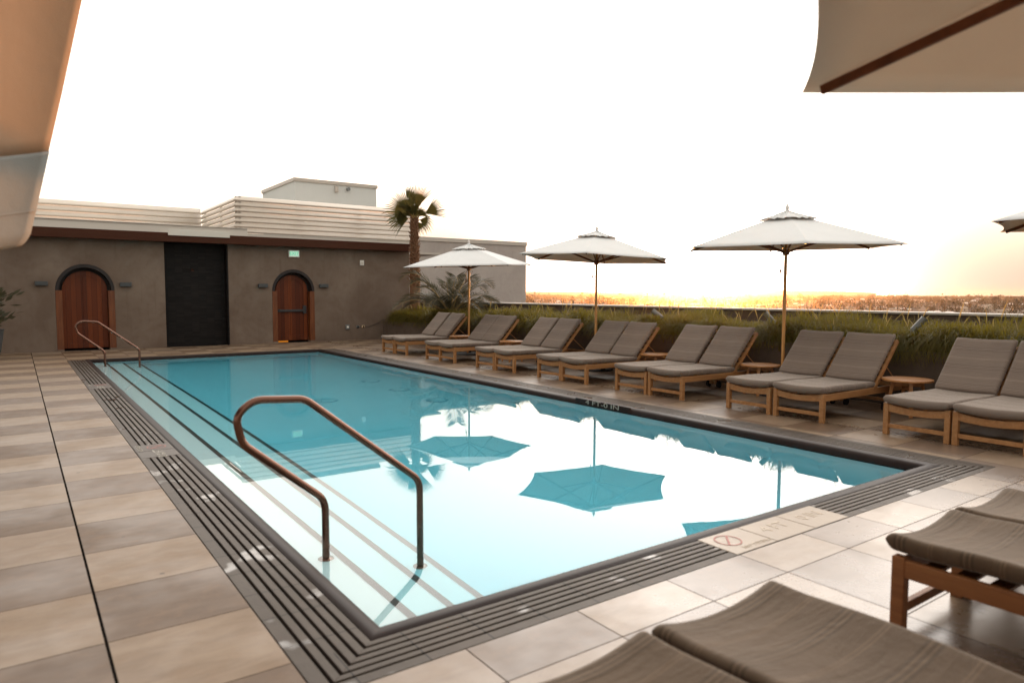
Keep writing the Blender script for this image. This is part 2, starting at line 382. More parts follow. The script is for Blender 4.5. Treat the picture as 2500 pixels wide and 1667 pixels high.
dt = t.n('ShaderNodeVectorMath', operation='DOT_PRODUCT'); t.l(nrm.outputs[0], dt.inputs[0]); dt.inputs[1].default_value = tuple(sdir)
cs = dt.outputs['Value']; sz = t.n('ShaderNodeSeparateXYZ'); t.l(nrm.outputs[0], sz.inputs[0]); el = t.math('MAXIMUM', sz.outputs[2], 0.)
half = t.math('MULTIPLY', t.math('ADD', cs, 1.), .5)
g1 = t.math('POWER', half, 5.0)                       # broad sunset side of a hazy sky
g2 = t.math('POWER', t.math('MAXIMUM', cs, 0.), 110.)  # aureole
g3 = t.math('POWER', t.math('MAXIMUM', cs, 0.), 900.)
q_ = t.math('DIVIDE', el, .30); low = t.math('POWER', 2.718, t.math('MULTIPLY', t.math('MULTIPLY', q_, q_), -1.))   # layer of haze low over the horizon
g12 = t.math('POWER', t.math('MAXIMUM', cs, 0.), 65.)
low = t.math('MULTIPLY', low, t.math('SUBTRACT', 1., t.math('MULTIPLY', g12, .93)))
low = t.math('MULTIPLY', low, t.math('MULTIPLY', t.math('SUBTRACT', cs, .5), 3., clamp=True))
L = t.math('ADD', 1.1, t.math('ADD', t.math('MULTIPLY', g1, 4.2), t.math('MULTIPLY', t.math('POWER', t.math('MAXIMUM', cs, 0.), 6.), 4.)))
L = t.math('ADD', t.math('MULTIPLY', L, t.math('SUBTRACT', 1., low)), t.math('MULTIPLY', low, .78))
L = t.math('ADD', L, t.math('ADD', t.math('MULTIPLY', g2, 1.5), t.math('MULTIPLY', g3, 9.)))
cc = t.mix(g1, (1., .93, .84), (1., .98, .95)); cc = t.mix(t.math('MULTIPLY', low, .96), cc, (1., .81, .64))
bgh = t.n('ShaderNodeBackground'); t.l(cc, bgh.inputs[0]); t.l(L, bgh.inputs[1])
ad = t.n('ShaderNodeAddShader'); t.l(bgn.outputs[0], ad.inputs[0]); t.l(bgh.outputs[0], ad.inputs[1]); t.l(ad.outputs[0], t.out.inputs[0])
w.cycles.sampling_method = 'AUTOMATIC'

sl = bpy.data.lights.new('sun', 'SUN'); sl.energy = 5.0; sl.angle = R(.55); sl.color = (1., .40, .11)
so = bpy.data.objects.new('sun', sl); col.objects.link(so); so.rotation_euler = sdir.to_track_quat('Z', 'Y').to_euler(); so.location = (40, 33, 30)

cam = bpy.data.cameras.new('camera'); co = bpy.data.objects.new('camera', cam); col.objects.link(co); sc.camera = co
CM = Matrix(((0.8150441, 0.03787557, -0.57815962), (-0.57939166, 0.05827352, -0.8129634), (0.00289995, 0.9975819, 0.06944028)))
co.matrix_world = Matrix.Translation((0, 0, 1.5)) @ CM.to_4x4()
cam.sensor_width = 36; cam.lens = 36 * 1702 / 2500; cam.clip_start = .05; cam.clip_end = 30000
cam.dof.use_dof = True; cam.dof.focus_distance = 14.0; cam.dof.aperture_fstop = 1.8; cam.dof.aperture_blades = 7

sc.view_settings.view_transform = 'Standard'; sc.view_settings.look = 'None'; sc.view_settings.exposure = 0; sc.view_settings.gamma = 1
sc.render.engine = 'CYCLES'
sc.cycles.use_denoising = True; sc.cycles.max_bounces = 10; sc.cycles.diffuse_bounces = 4; sc.cycles.glossy_bounces = 4
sc.cycles.transmission_bounces = 8; sc.cycles.volume_bounces = 0; sc.cycles.sample_clamp_indirect = 6.; sc.cycles.caustics_reflective = False
sc.cycles.transparent_max_bounces = 8

# ------------------------------------------------------------------ deck, drain, coping, pool
XL, XR, YN, YF = 1.20, 6.57, 2.73, 17.93       # outer edge of the coping
DXL, DXR, DYN = .858, 6.925, 2.432             # outer edge of the drain
DK = (-14., 9.66, -8., 20.83)
b = MB()
for x0, x1, y0, y1 in ((DK[0], DXL, DK[2], DK[3]), (DXR, DK[1], DK[2], DK[3]), (DXL, DXR, DK[2], DYN), (DXL, DXR, YF, DK[3])):
    b.add([(x0, y0, 0), (x1, y0, 0), (x1, y1, 0), (x0, y1, 0)], [(0, 1, 2, 3)])
deck = tag(b.build('pool_deck', M['deck'], fixn=False), kind='structure')
# slab under the deck
b = MB(); b.box(-14, .84, -8, 34, -1.5, -.04); b.box(6.94, 11.6, -8, 34, -1.5, -.04); b.box(.84, 6.94, -8, 2.41, -1.5, -.04); b.box(.84, 6.94, 18.1, 34, -1.5, -.04); b.box(.84, 6.94, 2.41, 18.1, -1.8, -1.5)
tag(b.build('roof_slab', M['planter']), kind='structure')
def lx(a): return (XL - DXL) * a
def ubar(a0, a1):
    wL = XL - DXL; wR = DXR - XR; wN = YN - DYN
    A = lambda a: (XL - wL * a, XR + wR * a, YN - wN * a)
    l0, r0, n0 = A(a0); l1, r1, n1 = A(a1)
    return [[(l1, n1), (l0, n0), (l0, YF - .03), (l1, YF - .03)], [(l1, n1), (r1, n1), (r0, n0), (l0, n0)], [(r0, n0), (r1, n1), (r1, YF - .03), (r0, YF - .03)]]
b = MB(); sl_ = .035
edges = [0.0, .155, .31, .465, .62, .775]
for i, a0 in enumerate(edges):
    a1 = edges[i + 1] - sl_ if i < 5 else .985
    for p in ubar(a0 + .012, a1): b.prism(p, -.035, .001)
dr = b.build('overflow_drain', M['drain'], bevel=.0025); tag(dr, 'grey slotted stone drain running round three sides of the pool', 'drain')
b = MB()
for p in ubar(-.01, 1.0): b.prism(p, -.12, -.06)
b.build('drain_channel', M['black'], dr)
# bullnose coping: inner edge 9-10 cm inside
prof = [(0, -.14), (0, .001), (.008, .007), (.025, .011), (.05, .011), (.072, .006), (.086, -.006), (.092, -.026), (.092, -.14)]
def ring(d, z, wx=1.0):
    return [(XL + d, YN + d * 1.1, z), (XR - d * 1.3, YN + d * 1.1, z), (XR - d * 1.3, YF - d * .8, z), (XL + d, YF - d * .8, z)]
b = MB(); vs = []
for d, z in prof: vs += ring(d, z)
k = len(prof); b.add(vs, [(i * 4 + j, i * 4 + (j + 1) % 4, (i + 1) * 4 + (j + 1) % 4, (i + 1) * 4 + j) for i in range(k - 1) for j in range(4)])
cp = b.build('pool_coping', M['coping'], smooth='auto'); tag(cp, kind='structure')
IX0, IX1, IY0, IY1 = XL + .092, XR - .1196, YN + .1012, YF - .0736
WZ = -.062
# basin and steps
S = [(1.61, -.26), (1.95, -.51), (2.27, -.76)]; FZ = -1.25
b = MB(); X0 = IX0 - .012; X1 = IX1 + .012; Y0 = IY0 - .012; Y1 = IY1 + .012
b.add([(X0, Y0, FZ), (X1, Y0, FZ), (X1, Y1, FZ), (X0, Y1, FZ)], [(0, 1, 2, 3)])
for a, c in (((X0, Y0), (X1, Y0)), ((X1, Y0), (X1, Y1)), ((X1, Y1), (X0, Y1)), ((X0, Y1), (X0, Y0))):
    b.add([(a[0], a[1], FZ), (c[0], c[1], FZ), (c[0], c[1], -.13), (a[0], a[1], -.13)], [(0, 1, 2, 3)])
px = X0 + .002
for sx, z in S:
    b.add([(px, Y0 + .002, z), (sx, Y0 + .002, z), (sx, Y1 - .002, z), (px, Y1 - .002, z)], [(0, 1, 2, 3)])
    zn = {-.26: -.51, -.51: -.76, -.76: FZ}[z]
    b.add([(sx, Y0, z), (sx, Y1, z), (sx, Y1, zn), (sx, Y0, zn)], [(0, 1, 2, 3)]); px = sx
basin = b.build('pool_basin', M['paint'], fixn=False); tag(basin, kind='structure')
for sx, z in S:
    b = MB(); b.box(sx - .045, sx + .003, Y0 + .01, Y1 - .01, z - .045, z + .004); b.build('step_nosing', M['nosing'], basin)
for i, (x, y, r) in enumerate(((5.6, 12.64, .19), (5.58, 11.34, .19), (5.59, 9.98, .19), (4.06, 10.94, .2))):
    b = MB(); b.lathe([(r, 0), (r, .012), (r * .82, .016)], (0, 0, 0), 28)
    o = b.build('floor_light' if i < 3 else 'floor_drain', M['ringm'], loc=(x, y, FZ + .002)); tag(o, ['round pool light on the floor nearest the far wall', 'middle one of the three round pool lights on the right floor', 'round pool light on the floor closest to the camera', 'round dark drain cover on the floor in front of the second door'][i], 'pool light' if i < 3 else 'drain cover', 'round fittings on the pool floor')
    b = MB(); b.lathe([(r * .78, .0165), (r * .7, .024), (.02, .028)], (0, 0, 0), 28); b.build('lens' if i < 3 else 'cover', M['paint'], o, smooth=True)
# water body: top sheet plus sides sunk a little into the walls
nx, ny = 2, 2
b = MB(); b.box(IX0 - .05, IX1 + .05, IY0 - .05, IY1 + .05, FZ - .05, WZ)
wt = b.build('pool_water', M['water']); tag(wt, kind='structure')

# ------------------------------------------------------------------ lettering
def text_mesh(name, s, size, mat, parent, loc, rot, ext=.001, sx=1.):
    cu = bpy.data.curves.new(name, 'FONT'); cu.body = s; cu.size = size; cu.extrude = ext; cu.align_x = 'CENTER'; cu.align_y = 'CENTER'
    tmp = bpy.data.objects.new('tmp', cu); col.objects.link(tmp)
    dg = bpy.context.evaluated_depsgraph_get(); me = bpy.data.meshes.new_from_object(tmp.evaluated_get(dg))
    bpy.data.objects.remove(tmp); me.materials.clear(); me.materials.append(mat); me.name = name
    o = bpy.data.objects.new(name, me); col.objects.link(o); o.parent = parent; o.location = loc; o.rotation_euler = rot; o.scale = (sx, 1, 1)
    return o
def marker(x, y, w_, d_, mat, label, txts, rz, ring_=False, z=0.0035):
    b = MB(); b.box(-w_ / 2, w_ / 2, -d_ / 2, d_ / 2, -.03, z)
    o = b.build('marker_tile', mat, loc=(x, y, 0), bevel=.003); tag(o, label, 'marker tile', 'marker tiles set in the pool edge')
    for s, size, (tx, ty) in txts: text_mesh('lettering', s, size, M['text'] if mat == M['tile_dark'] else M['text2'], o, (tx, ty, z + .001), (0, 0, rz), .0008)
    if ring_:
        b = MB(); n = 32; rr = .085
        for r0, r1 in ((rr - .010, rr),):
            vs = [(r * math.cos(2 * PI * i / n), r * math.sin(2 * PI * i / n), z + .0016) for i in range(n) for r in (r0, r1)]
            b.add(vs, [(2 * i, 2 * i + 1, (2 * i + 3) % (2 * n), (2 * i + 2) % (2 * n)) for i in range(n)])
        b.bar((-.055, -.055, z + .0016), (.055, .055, z + .0016), .014, .001)
        r_ = b.build('prohibition_sign', M['red'], o); r_.location = (ring_[0], ring_[1], .0006)
    return o
# left pair (y ~ 8) , one more pair further up, pair on the short side
for yy, lab in ((7.12, 'near the first handrail'), (12.6, 'towards the far end of the steps')):
    marker(1.028, yy, .32, .30, M['tile_dark'], 'grey tile with pale numbers in the left drain ' + lab, [('4 FT', .13, (.02, 0.05)), ('0 IN', .11, (.02, -.08))], R(90), None)
    marker(1.028, yy + .31, .32, .30, M['tile_dark'], 'grey tile with red ring in the left drain ' + lab, [('NO DIVING', .055, (-.115, 0))], R(90), (.03, 0))
marker(3.525, 2.585, .385, .29, M['tile_light'], 'cream tile with a faint red ring on the near pool edge, leftmost of three', [('NO DIVING', .05, (.06, -.1))], 0, (-.05, .03))
marker(3.925, 2.585, .405, .29, M['tile_light'], 'cream tile with faint lettering on the near pool edge, middle of three', [('4 FT', .13, (0, .02))], 0, None)
marker(4.33, 2.585, .395, .29, M['tile_light'], 'cream tile with faint lettering on the near pool edge, rightmost of three', [('0 IN', .13, (0, .02))], 0, None)
b = MB(); b.box(-.003, .0, -.55, .55, -.035, .035)
o = b.build('marker_tile', M['coping'], loc=(IX1 - .0015, 6.95, -.018)); tag(o, 'dark depth tile with upright letters on the inner face of the right pool edge', 'marker tile', 'marker tiles set in the pool edge')
text_mesh('lettering', '4 FT-0 IN', .085, M['text'], o, (-.0045, 0, .0), (R(90), 0, R(-90)), .0008, 2.0)

# ------------------------------------------------------------------ handrails
def fillet(pts, rad, n=7):
    out = [Vector(pts[0])]
    for i in range(1, len(pts) - 1):
        p0, p1, p2 = Vector(pts[i - 1]), Vector(pts[i]), Vector(pts[i + 1])
        a = (p0 - p1).normalized(); c = (p2 - p1).normalized(); ang = a.angle(c)
        d = min(rad / math.tan(ang / 2), (p0 - p1).length * .48, (p2 - p1).length * .48)
        s, e = p1 + a * d, p1 + c * d
        for k in range(n + 1):
            u = k / n; out.append(s * (1 - u) ** 2 + p1 * 2 * u * (1 - u) + e * u * u)
    out.append(Vector(pts[-1])); return out
def handrail(y, label):
    r = empty('handrail', (1.5, y, -.26)); tag(r, label, 'handrail', 'bronze handrails on the pool steps')
    P = [(1.50, -.262), (1.50, .235), (1.02, .64), (.985, .80), (1.09, .885), (1.385, .865), (2.15, .255), (2.15, -.762)]
    pts = fillet([(x - 1.5, 0, z + .26) for x, z in P], .14)
    b = MB(); b.tube(pts, .0225, 14); b.build('rail', M['steel'], r, smooth='auto')
    for x, z in ((1.50, -.26), (2.15, -.76)):
        b = MB(); b.lathe([(.05, 0), (.05, .004), (.04, .01), (.026, .014)], (x - 1.5, 0, z + .26 + .001), 20); b.build('escutcheon', M['steel'], r, smooth='auto')
handrail(4.08, 'large bronze handrail rising from the pool steps in the foreground')
handrail(17.0, 'small distant handrail at the far end of the pool steps before the left door')

# ------------------------------------------------------------------ sun loungers
def loft(name, stations, W, Tk, mat, parent, sag=.03, rad=.035, nw=14):
    """stations: (x, z, angle, s, scale) centre line in the x-z plane; cross section is a rounded slab"""
    # section: outline points (y, n)
    sec = []
    hw, ht = W / 2, Tk / 2; rr = min(rad, ht * .98)
    ys = [(-hw + rr) + (2 * hw - 2 * rr) * i / nw for i in range(nw + 1)]
    for y in ys: sec.append((y, ht))
    for k in range(1, 5): a = PI / 2 - PI / 2 * k / 5; sec.append((hw - rr + rr * math.cos(a), ht - rr + rr * math.sin(a)))
    for k in range(0, 5): a = -PI / 2 * k / 5; sec.append((hw - rr + rr * math.cos(a), -ht + rr + rr * math.sin(a)))
    for y in ys[::-1]: sec.append((y, -ht))
    for k in range(1, 5): a = -PI / 2 - PI / 2 * k / 5; sec.append((-hw + rr + rr * math.cos(a), -ht + rr + rr * math.sin(a)))
    for k in range(0, 5): a = -PI - PI / 2 * k / 5; sec.append((-hw + rr + rr * math.cos(a), ht - rr + rr * math.sin(a)))
    n = len(sec); V = []; UV = []
    for x, z, an, s, (kw, kt) in stations:
        nxv, nzv = -math.sin(an), math.cos(an)
        for y, q in sec:
            crown = .010 * (1 - (y / hw) ** 2) * (1 if q > 0 else 0)
            off = q * kt + sag * ((y / hw) ** 2 - .55) + crown
            V.append((x + nxv * off, y * kw, z + nzv * off)); UV.append((s + (abs(q) if False else 0), y))
    k = len(stations); F = [(i * n + j, i * n + (j + 1) % n, (i + 1) * n + (j + 1) % n, (i + 1) * n + j) for i in range(k - 1) for j in range(n)]
    F += [tuple(range(n))[::-1], tuple((k - 1) * n + j for j in range(n))]
    me = bpy.data.meshes.new(name); me.from_pydata(V, [], F); me.materials.append(mat)
    ul = me.uv_layers.new(name='UVMap')
    for L_ in me.loops: ul.data[L_.index].uv = UV[L_.vertex_index]
    import bmesh
    bm = bmesh.new(); bm.from_mesh(me); bmesh.ops.recalc_face_normals(bm, faces=bm.faces); bm.to_mesh(me); bm.free()
    me.polygons.foreach_set('use_smooth', [True] * len(me.polygons)); me.update()
    o = bpy.data.objects.new(name, me); col.objects.link(o); o.parent = parent; return o

def ends(L):
    """thickness/width scale near both ends for a soft rounded edge"""
    out = []
    for s in L: out.append(s)
    return out
def stations(length, path, seg=26):
    st = []; e = .034
    ss = [0, .004, .012, .022, e] + [e + (length - 2 * e) * i / seg for i in range(1, seg)] + [length - e, length - .022, length - .012, length - .004, length]
    for s in ss:
        d = min(s, length - s)
        kt = math.sqrt(max(0, 1 - (1 - min(d, e) / e) ** 2)) * .92 + .08; kw = 1 - .02 * (1 - min(d, e) / e) ** 2
        x, z, a = path(s); st.append((x, z, a, s, (kw, kt)))
    return st
HA = R(47.)                 # back rest angle
def make_lounger(cm, sg=.026, ha=HA, wave=.0, m=None):
    r = empty('sun_lounger')
    Wd = .655; hy = Wd / 2; m = m or M['teak']
    # side rails and rear rail
    b = MB()
    for s in (-1, 1):
        y = s * (hy - .018)
        b.box(.0, 2.0, y - .0165, y + .0165, .250, .33)
    b.box(1.97, 2.0, -hy + .036, hy - .036, .262, .325); b.box(1.12, 1.15, -hy + .036, hy - .036, .265, .325)
    for k in range(9):
        x = .1 + k * .125; b.box(x, x + .07, -hy + .036, hy - .036, .298, .316)
    b.build('frame', m, r, bevel=.004)
    # curved front apron
    b = MB(); n = 14; vs = []
    for i in range(n + 1):
        y = -hy + .03 + (Wd - .06) * i / n; q = 1 - (y / (hy - .03)) ** 2
        for x in (-.002, .03):
            vs += [(x, y, .334 - .034 * q), (x, y, .254 - .022 * q)]
    fs = []
    for i in range(n):
        a = i * 4; c = a + 4
        fs += [(a, a + 1, c + 1, c), (a + 2, c + 2, c + 3, a + 3), (a, c, c + 2, a + 2), (a + 1, a + 3, c + 3, c + 1)]
    fs += [(0, 2, 3, 1), (4 * n, 4 * n + 1, 4 * n + 3, 4 * n + 2)]
    b.add(vs, fs); b.build('apron', m, r, bevel=.003)
    for x0, h_ in ((-.008, .338), (1.50, .250)):
        for s in (-1, 1):
            b = MB(); y = s * (hy - .024) ; b.box(x0, x0 + .056, y - .026, y + .026, .0 if x0 < 1 else .05, h_); b.build('leg', m, r, bevel=.004)
    b = MB(); b.box(.006, .034, -hy + .048, hy - .048, .075, .118); b.build('stretcher', m, r, bevel=.003)
    b = MB(); b.box(1.515, 1.54, -hy + .048, hy - .048, .12, .16); b.build('stretcher', m, r, bevel=.003)
    for s in (-1, 1):
        b = MB(); b.tube([(1.528, s * (hy - .075) - .016, .05), (1.528, s * (hy - .075) + .016, .05)], .05, 20); b.build('wheel', M['rubber'], r, smooth='auto')
    # back frame
    hx, hz = 1.16, .325; ca, sa = math.cos(ha), math.sin(ha); BL = .78
    b = MB()
    for s in (-1, 1):
        y = s * (hy - .014); b.bar((hx - .03 * ca, y, hz - .03 * sa), (hx + BL * ca, y, hz + BL * sa), .028, .05, (-sa, 0, ca))
    for k in range(8):
        q = .06 + k * .1; b.bar((hx + q * ca, -hy + .03, hz + q * sa), (hx + q * ca, hy - .03, hz + q * sa), .055, .016, (-sa, 0, ca))
    b.bar((hx + (BL - .02) * ca, -hy + .028, hz + (BL - .02) * sa), (hx + (BL - .02) * ca, hy - .028, hz + (BL - .02) * sa), .04, .03, (-sa, 0, ca))
    b.build('back_frame', m, r, bevel=.003)
    b = MB(); q = .42
    for s in (-1, 1):
        y = s * (hy - .05); b.bar((hx + q * ca, y, hz + q * sa - .02), (1.83, y, .315), .007, .012)
    b.bar((1.83, -hy + .045, .315), (1.83, hy - .045, .315), .03, .02); b.build('prop', m, r)
    T = .078
    def seat(s):
        x = -.045 + s; z = .366 + wave * math.sin(min(1, max(0, (x - .1) / .9)) * PI) + .010 * math.exp(-((x + .045) / .12) ** 2)
        return x, z + .006 * math.sin(x * 5.), 0.
    so_ = loft('seat_cushion', stations(1.22, seat), .648, T, cm, r, sag=sg)
    so_.name = 'seat_cushion'
    bl = .775
    def bk(s):
        q = s; x = hx + .008 + q * ca - sa * .062; z = hz + .035 + q * sa + ca * .062
        return x, z, ha
    loft('back_cushion', stations(bl, bk), .635, .072, cm, r, sag=.024)
    return r
lg = make_lounger(M['cushion'])
pairs = [(16.34, 15.0), (14.04, 12.74), (11.89, 10.56), (9.86, 8.53), (7.87, 6.52), (5.79, 4.43), (3.74, 2.40)]
where = ['the pair farthest down the row, by the far wall', 'the second pair from the far wall', 'the third pair from the far wall', 'the middle pair, beneath the second umbrella', 'the fifth pair, in front of the setting sun', 'the sixth pair, beneath the nearest standing umbrella', 'the pair cut by the right edge of the photo']
first = True
def place(o, x, y, rz, lab, grp):
    o.location = (x, y, 0); o.rotation_euler = (0, 0, rz); tag(o, lab, 'sun lounger', grp)
for i, (ya, yb) in enumerate(pairs):
    for k, y in enumerate((ya - .33, yb + .33)):
        o = lg if first else copy_tree(lg); first = False
        place(o, 7.575 + rnd.uniform(-.012, .012), y, R(rnd.uniform(-.5, .5)), ('left' if k == 0 else 'right') + ' taupe cushioned lounger of ' + where[i], 'loungers in a row facing the pool')
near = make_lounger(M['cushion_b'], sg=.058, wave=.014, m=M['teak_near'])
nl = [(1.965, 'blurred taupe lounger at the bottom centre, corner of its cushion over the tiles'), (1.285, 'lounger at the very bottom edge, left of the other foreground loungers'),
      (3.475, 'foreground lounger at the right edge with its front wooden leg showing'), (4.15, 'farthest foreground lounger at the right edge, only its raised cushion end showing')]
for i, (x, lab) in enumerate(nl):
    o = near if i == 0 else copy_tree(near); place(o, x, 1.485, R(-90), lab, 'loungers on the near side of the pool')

# ------------------------------------------------------------------ side tables
def make_table():
    r = empty('side_table'); m = M['teak_table']; Rt = .285
    b = MB(); nb = 7; w_ = 2 * Rt / nb
    for k in range(nb):                      # round top of boards
        y0 = -Rt + k * w_ + .002; y1 = y0 + w_ - .004; pts = []
        n = 8
        for i in range(n + 1):
            y = y0 + (y1 - y0) * i / n; pts.append((math.sqrt(max(.0004, Rt ** 2 - y * y)), y))
        for i in range(n, -1, -1):
            y = y0 + (y1 - y0) * i / n; pts.append((-math.sqrt(max(.0004, Rt ** 2 - y * y)), y))
        b.prism(pts, .43, .452)
    b.build('tabletop', m, r, bevel=.003)
    for a in (35, 125, 215, 305):
        c, s = math.cos(R(a)), math.sin(R(a)); b = MB(); b.bar((c * .16, s * .16, .43), (c * .225, s * .225, 0), .04, .034, (c, s, 0)); b.build('leg', m, r, bevel=.003)
    b = MB(); b.bar((-.16 * .82, -.16 * .57, .38), (.16 * .82, .16 * .57, .38), .022, .045); b.bar((.16 * .57, -.16 * .82, .335), (-.16 * .57, .16 * .82, .335), .022, .045); b.build('cross_rail', m, r)
    return r
tb = make_table(); tl = [(8.86, 14.6, 'farthest round teak side table, beside the first umbrella pole'), (8.84, 12.42, 'second round teak side table from the far wall'), (9.06, 8.42, 'round teak side table between the fourth and fifth pairs'),
                         (9.0, 6.27, 'round teak side table next to the pole of the nearest standing umbrella'), (8.98, 4.16, 'nearest and largest round teak side table, before the last pair')]
for i, (x, y, lab) in enumerate(tl):
    o = tb if i == 0 else copy_tree(tb); o.location = (x, y, 0); o.rotation_euler = (0, 0, R(rnd.uniform(60, 120))); tag(o, lab, 'side table', 'round side tables between the loungers')

# ------------------------------------------------------------------ umbrellas
def canopy_mesh(name, r0, r1, z0, z1, mat, parent, ph, scal=.05, seg=14, rows=10, tilt=(0, 0), sag=.035, hole=.0, thick=.0025, wr=0.):
    """hexagonal canopy from radius r0 (top, height z0) to r1 (rim, height z1)"""
    V = []; n = 6 * seg
    for i in range(rows + 1):
        q = i / rows
        for j in range(n):
            k, f = divmod(j, seg); f /= seg
            a0, a1 = R(ph + 60 * k), R(ph + 60 * (k + 1))
            rad = r0 + (r1 - r0) * q
            x = rad * (math.cos(a0) * (1 - f) + math.cos(a1) * f); y = rad * (math.sin(a0) * (1 - f) + math.sin(a1) * f)
            u = 4 * f * (1 - f)
            pull = 1 - scal * u * q ** 3; x *= pull; y *= pull
            z = z0 + (z1 - z0) * q - sag * u * q * (1 - .62 * q) + wr * math.sin(j * 2.1 + i) * u
            z += scal * .22 * u * q ** 3
            V.append((x, y, z + tilt[0] * x + tilt[1] * y))
    F = [(i * n + j, i * n + (j + 1) % n, (i + 1) * n + (j + 1) % n, (i + 1) * n + j) for i in range(rows) for j in range(n)]
    if not hole: F.append(tuple(range(n))[::-1])
    me = bpy.data.meshes.new(name); me.from_pydata(V, [], F); me.materials.append(mat)
    me.polygons.foreach_set('use_smooth', [True] * len(me.polygons))
    for e in me.edges: pass
    me.update(); me.set_sharp_from_angle(angle=R(12))
    o = bpy.data.objects.new(name, me); col.objects.link(o); o.parent = parent
    s = o.modifiers.new('cloth_thickness', 'SOLIDIFY'); s.thickness = thick; s.offset = 0
    return o
def make_umbrella(loc, ph, tilt, rim, r, label, mat, rise=.50, hem=True):
    o = empty('garden_umbrella', (loc[0], loc[1], 0)); tag(o, label, 'umbrella', 'white hexagonal umbrellas on wooden poles')
    top = rim + rise; T = lambda x, y, z: (x, y, z + tilt[0] * x + tilt[1] * y)
    b = MB(); b.tube([(0, 0, .04), (0, 0, top - .02)], .024, 16); b.build('pole', M['pole'], o, smooth='auto')
    b = MB(); b.lathe([(.34, 0), (.34, .03), (.33, .04), (.06, .05), (.05, .25), (.03, .26)], (0, 0, .001), 32); b.build('base', M['blackmetal'], o, smooth='auto')
    b = MB(); b.lathe([(.045, top + .02), (.024, top + .05), (.030, top + .075), (.022, top + .105), (.004, top + .14)], (0, 0, 0), 14); b.build('finial', M['canvas'], o, smooth='auto')
    hz = rim - .06
    b = MB(); b.lathe([(.032, hz - .05), (.05, hz - .03), (.05, hz + .03), (.032, hz + .04)], (0, 0, 0), 16); b.lathe([(.03, top - .10), (.05, top - .08), (.05, top - .04), (.03, top - .03)], (0, 0, 0), 16); b.build('hub', M['teak_dark'], o, smooth='auto')
    for k in range(6):
        a = R(ph + 60 * k); c, s = math.cos(a), math.sin(a)
        P = lambda q, dz=0: T(c * r * q, s * r * q, top - .03 - (rise - .02) * q + dz)
        b = MB(); b.bar(P(.03, -.03), P(.955, -.015), .022, .034, b_w=.018); rb = b.build('rib', M['teak_dark'], o, bevel=.002)
        b = MB(); b.bar((c * .04, s * .04, hz), P(.52, -.035), .02, .03); b.build('strut', M['teak_dark'], rb, bevel=.002)
    cn = canopy_mesh('canopy', .02, r, top - .005, rim, mat, o, ph, tilt=tilt, scal=.05 if r < 1.7 else .022)
    vt = canopy_mesh('vent_cap', .02, r * .27, top + .03, top - .09, mat, cn, ph, scal=.02, rows=5, seg=10, tilt=tilt, sag=.02, wr=.014)
    b = MB(); nn = 7
    b.tube([(-.03, .02, hz - .04), (-.06, .04, hz - .10), (-.05, .035, hz - .22), (-.075, .05, hz - .30), (-.045, .03, hz - .26), (-.07, .05, hz - .36)], .009, 6)
    b.tube([(.03, -.02, hz - .02), (.075, -.05, hz - .07), (.04, -.03, hz - .13), (.027, -.02, hz - .08)], .005, 6)
    b.build('cord', M['teak_dark'], o, smooth=True)
    return o
make_umbrella((9.0, 14.47), 34.1, (.038, .011), 2.145, 1.58, 'farthest white umbrella, standing before the palms and the grey building', M['canvas'])
make_umbrella((9.2, 10.12), 41.0, (-.042, .021), 2.16, 1.58, 'middle white umbrella, standing left of the setting sun', M['canvas'])
make_umbrella((9.22, 6.05), 42.4, (.024, .014), 2.17, 1.60, 'largest fully visible white umbrella, standing right of the setting sun', M['canvas'])
make_umbrella((9.40, 1.98), 17.0, (-.0, .0), 2.25, 1.58, 'umbrella at the right edge, only the left tip of its canopy showing', M['canvas'])
make_umbrella((2.486, -.174), 92.4, (.08, .056), 2.154, 1.715, 'beige underside of the umbrella overhead at the top right corner with a dark rib', M['canvas_near'])

# ------------------------------------------------------------------ hanging canvas at the left edge
def PX(x, y, d):                # point seen at a photo pixel, d metres in front of the camera
    v = CM @ Vector((x - 1250, -(y - 833.5), -1702)); v /= 1702.; return Vector((0, 0, 1.5)) + v * d
def right_edge(v):              # outline of the cloth, v 0 top .. 1 bottom
    pts = [(-.9, 340, -700), (-.3, 262, -260), (0, 200, 0), (.35, 153, 220), (.62, 118, 372), (.80, 95, 475), (.90, 79, 540), (.95, 73, 568), (.98, 63, 586), (1.0, 50, 598)]
    for (a, x0, y0), (c, x1, y1) in zip(pts, pts[1:]):
        if v <= c:
            f = (v - a) / (c - a); return x0 + (x1 - x0) * f, y0 + (y1 - y0) * f
    return pts[-1][1:]
def drape_pt(u, v):
    x, y = right_edge(v); yy = y + 46 * (1 - (1 - u) ** 2) * (.6 + .4 * max(v, 0)) + (16 * math.sin(u * 2.2) if v > .9 else 0)
    return PX(x - 620 * u, yy, 3.3 - .9 * math.sin(u * PI / 2) + .03 * math.sin(u * 9 + v * 2))
dr_ = empty('canvas_sunshade', PX(60, 590, 3.3)); tag(dr_, 'cream canvas sunshade flap hanging blurred at the left edge, glowing orange above and grey below', 'sunshade')
def drape(name, v0, v1, mat, th, nv=24, nu=30, push=0.):
    V = []; inv = Vector(dr_.location)
    for i in range(nv + 1):
        for j in range(nu + 1):
            p = drape_pt(j / nu, v0 + (v1 - v0) * i / nv); V.append(tuple(p - inv + (p - Vector((0, 0, 1.5))).normalized() * push))
    F = [(i * (nu + 1) + j, i * (nu + 1) + j + 1, (i + 1) * (nu + 1) + j + 1, (i + 1) * (nu + 1) + j) for i in range(nv) for j in range(nu)]
    me = bpy.data.meshes.new(name); me.from_pydata(V, [], F); me.materials.append(mat); me.polygons.foreach_set('use_smooth', [True] * len(F)); me.update()
    o = bpy.data.objects.new(name, me); col.objects.link(o); o.parent = dr_
    s = o.modifiers.new('cloth_thickness', 'SOLIDIFY'); s.thickness = th; s.offset = 0; return o
